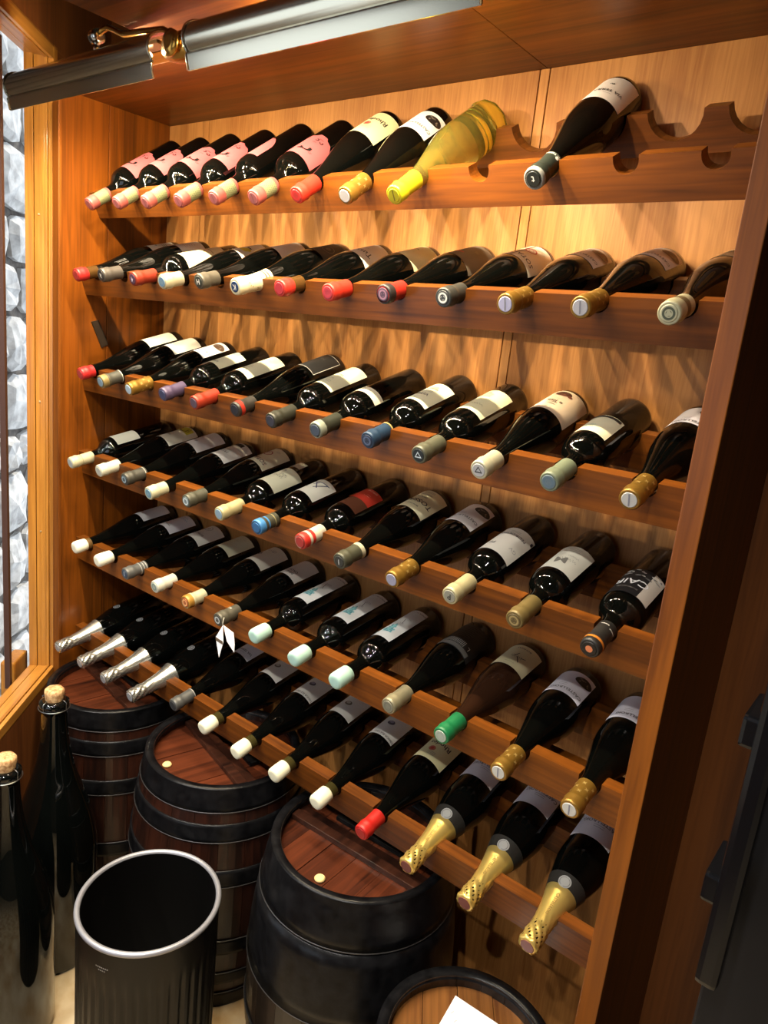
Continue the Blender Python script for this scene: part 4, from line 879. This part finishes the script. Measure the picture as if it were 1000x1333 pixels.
# ------------------------------------------------------------------ giant bottles
def magnum(x, y, sc, label_):
    root = empty('giant_bottle', Matrix.Translation((x, y, ZF)), label_, 'bottle', 'giant wine bottles on the floor')
    Rb = 0.098 * sc; pr = [(0.02, 0.03), (Rb * 0.8, 0.004), (Rb * 0.95, 0.0), (Rb, 0.012), (Rb, 0.28), (Rb * 0.985, 0.315), (Rb * 0.93, 0.355), (Rb * 0.82, 0.40), (Rb * 0.67, 0.445), (Rb * 0.52, 0.49), (Rb * 0.405, 0.535), (Rb * 0.335, 0.58), (Rb * 0.30, 0.62), (Rb * 0.285, 0.655), (Rb * 0.285, 0.668), (Rb * 0.33, 0.671), (Rb * 0.33, 0.684), (Rb * 0.26, 0.688)]
    pr = [(r, z * sc) for r, z in pr]
    inst('bottle_glass', lathe_me('bottle_glass', pr, glass_mag, 56), root)
    zt = 0.688 * sc
    inst('cork', lathe_me('cork', [(0.019, zt - 0.01), (0.0195, zt + 0.004), (0.0215, zt + 0.016), (0.0215, zt + 0.024), (0.018, zt + 0.028), (0.008, zt + 0.029)], cork_m, 24, wob=lambda a, z, j: 0.0006 * math.sin(5 * a + j)), root)
    wr = inst('wire_cage', lathe_me('wire_cage', [(Rb * 0.345 + 0.0012 * math.cos(t), zt - 0.018 + 0.0012 * math.sin(t)) for t in [2 * math.pi * i / 8 for i in range(9)]], wire_m, 40, cap0=False, cap1=False), root)
    for i in range(4):
        a = R_(20 + 90 * i)
        inst('wire', tube_me('wire', [(Rb * 0.345 * math.cos(a), Rb * 0.345 * math.sin(a), zt - 0.018), (Rb * 0.35 * math.cos(a), Rb * 0.35 * math.sin(a), zt), (0.022 * math.cos(a), 0.022 * math.sin(a), zt + 0.006)], 0.0009, wire_m, 6), wr)
    return root
magnum(0.272, -0.256, 1.0, 'giant dark corked bottle standing against the reddish barrel')
magnum(0.402, -0.425, 0.94, 'giant dark corked bottle standing below the window sill')

# ------------------------------------------------------------------ fridge at the side
fr = empty('fridge', Matrix.Translation((1.95, -0.1, ZF)), 'black fridge with a long glossy door handle beside the rack', 'fridge')
def fbox(nm, x0, x1, y0, y1, z0, z1, m, parent=fr, bev=0.003):
    return box(nm, x0 - 1.95, x1 - 1.95, y0 + 0.1, y1 + 0.1, z0 - ZF, z1 - ZF, m, parent, bev)
fbox('body', 1.67, 2.27, -0.225, 0.27, ZF, 1.05, fridge_m)
dr_ = fbox('door', 1.67, 2.27, -0.262, -0.228, ZF + 0.06, 1.05, fridge_m)
h_ = fbox('handle', 1.668, 1.690, -0.322, -0.296, 0.300, 0.640, fridge_h, dr_, 0.006)
for z in (0.385, 0.555): fbox('handle_mount', 1.655, 1.676, -0.315, -0.245, z, z + 0.032, fridge_h, h_, 0.004)

# ------------------------------------------------------------------ ceiling spots in the room
for i, (x, y, z, wt, lc, sz) in enumerate(ROOM_LAMPS):
    rt = empty('ceiling_spot', Matrix.Translation((x, y, ZC)), 'round recessed ceiling spotlight, number %s counted from the window wall' % NUM[i], 'ceiling light', 'ceiling spotlights')
    inst('housing', lathe_me('housing', [(0.050, 0.0), (0.052, -0.012), (0.040, -0.016), (0.038, -0.004)], chrome, 32, cap0=False, cap1=False), rt)
    inst('lens', lathe_me('lens', [(0.038, -0.004), (0.030, -0.007), (0.010, -0.009)], led_m, 24, cap0=False), rt)
    ld = bpy.data.lights.new('ceiling_spot_light_offscreen', 'SPOT'); ld.energy = wt; ld.color = lc; ld.shadow_soft_size = 0.018; ld.spot_size = R_(sz); ld.spot_blend = 1.0
    lo = bpy.data.objects.new('ceiling_spot_light_offscreen', ld); col.objects.link(lo); lo.parent = rt; lo.location = (0, 0, z - ZC)
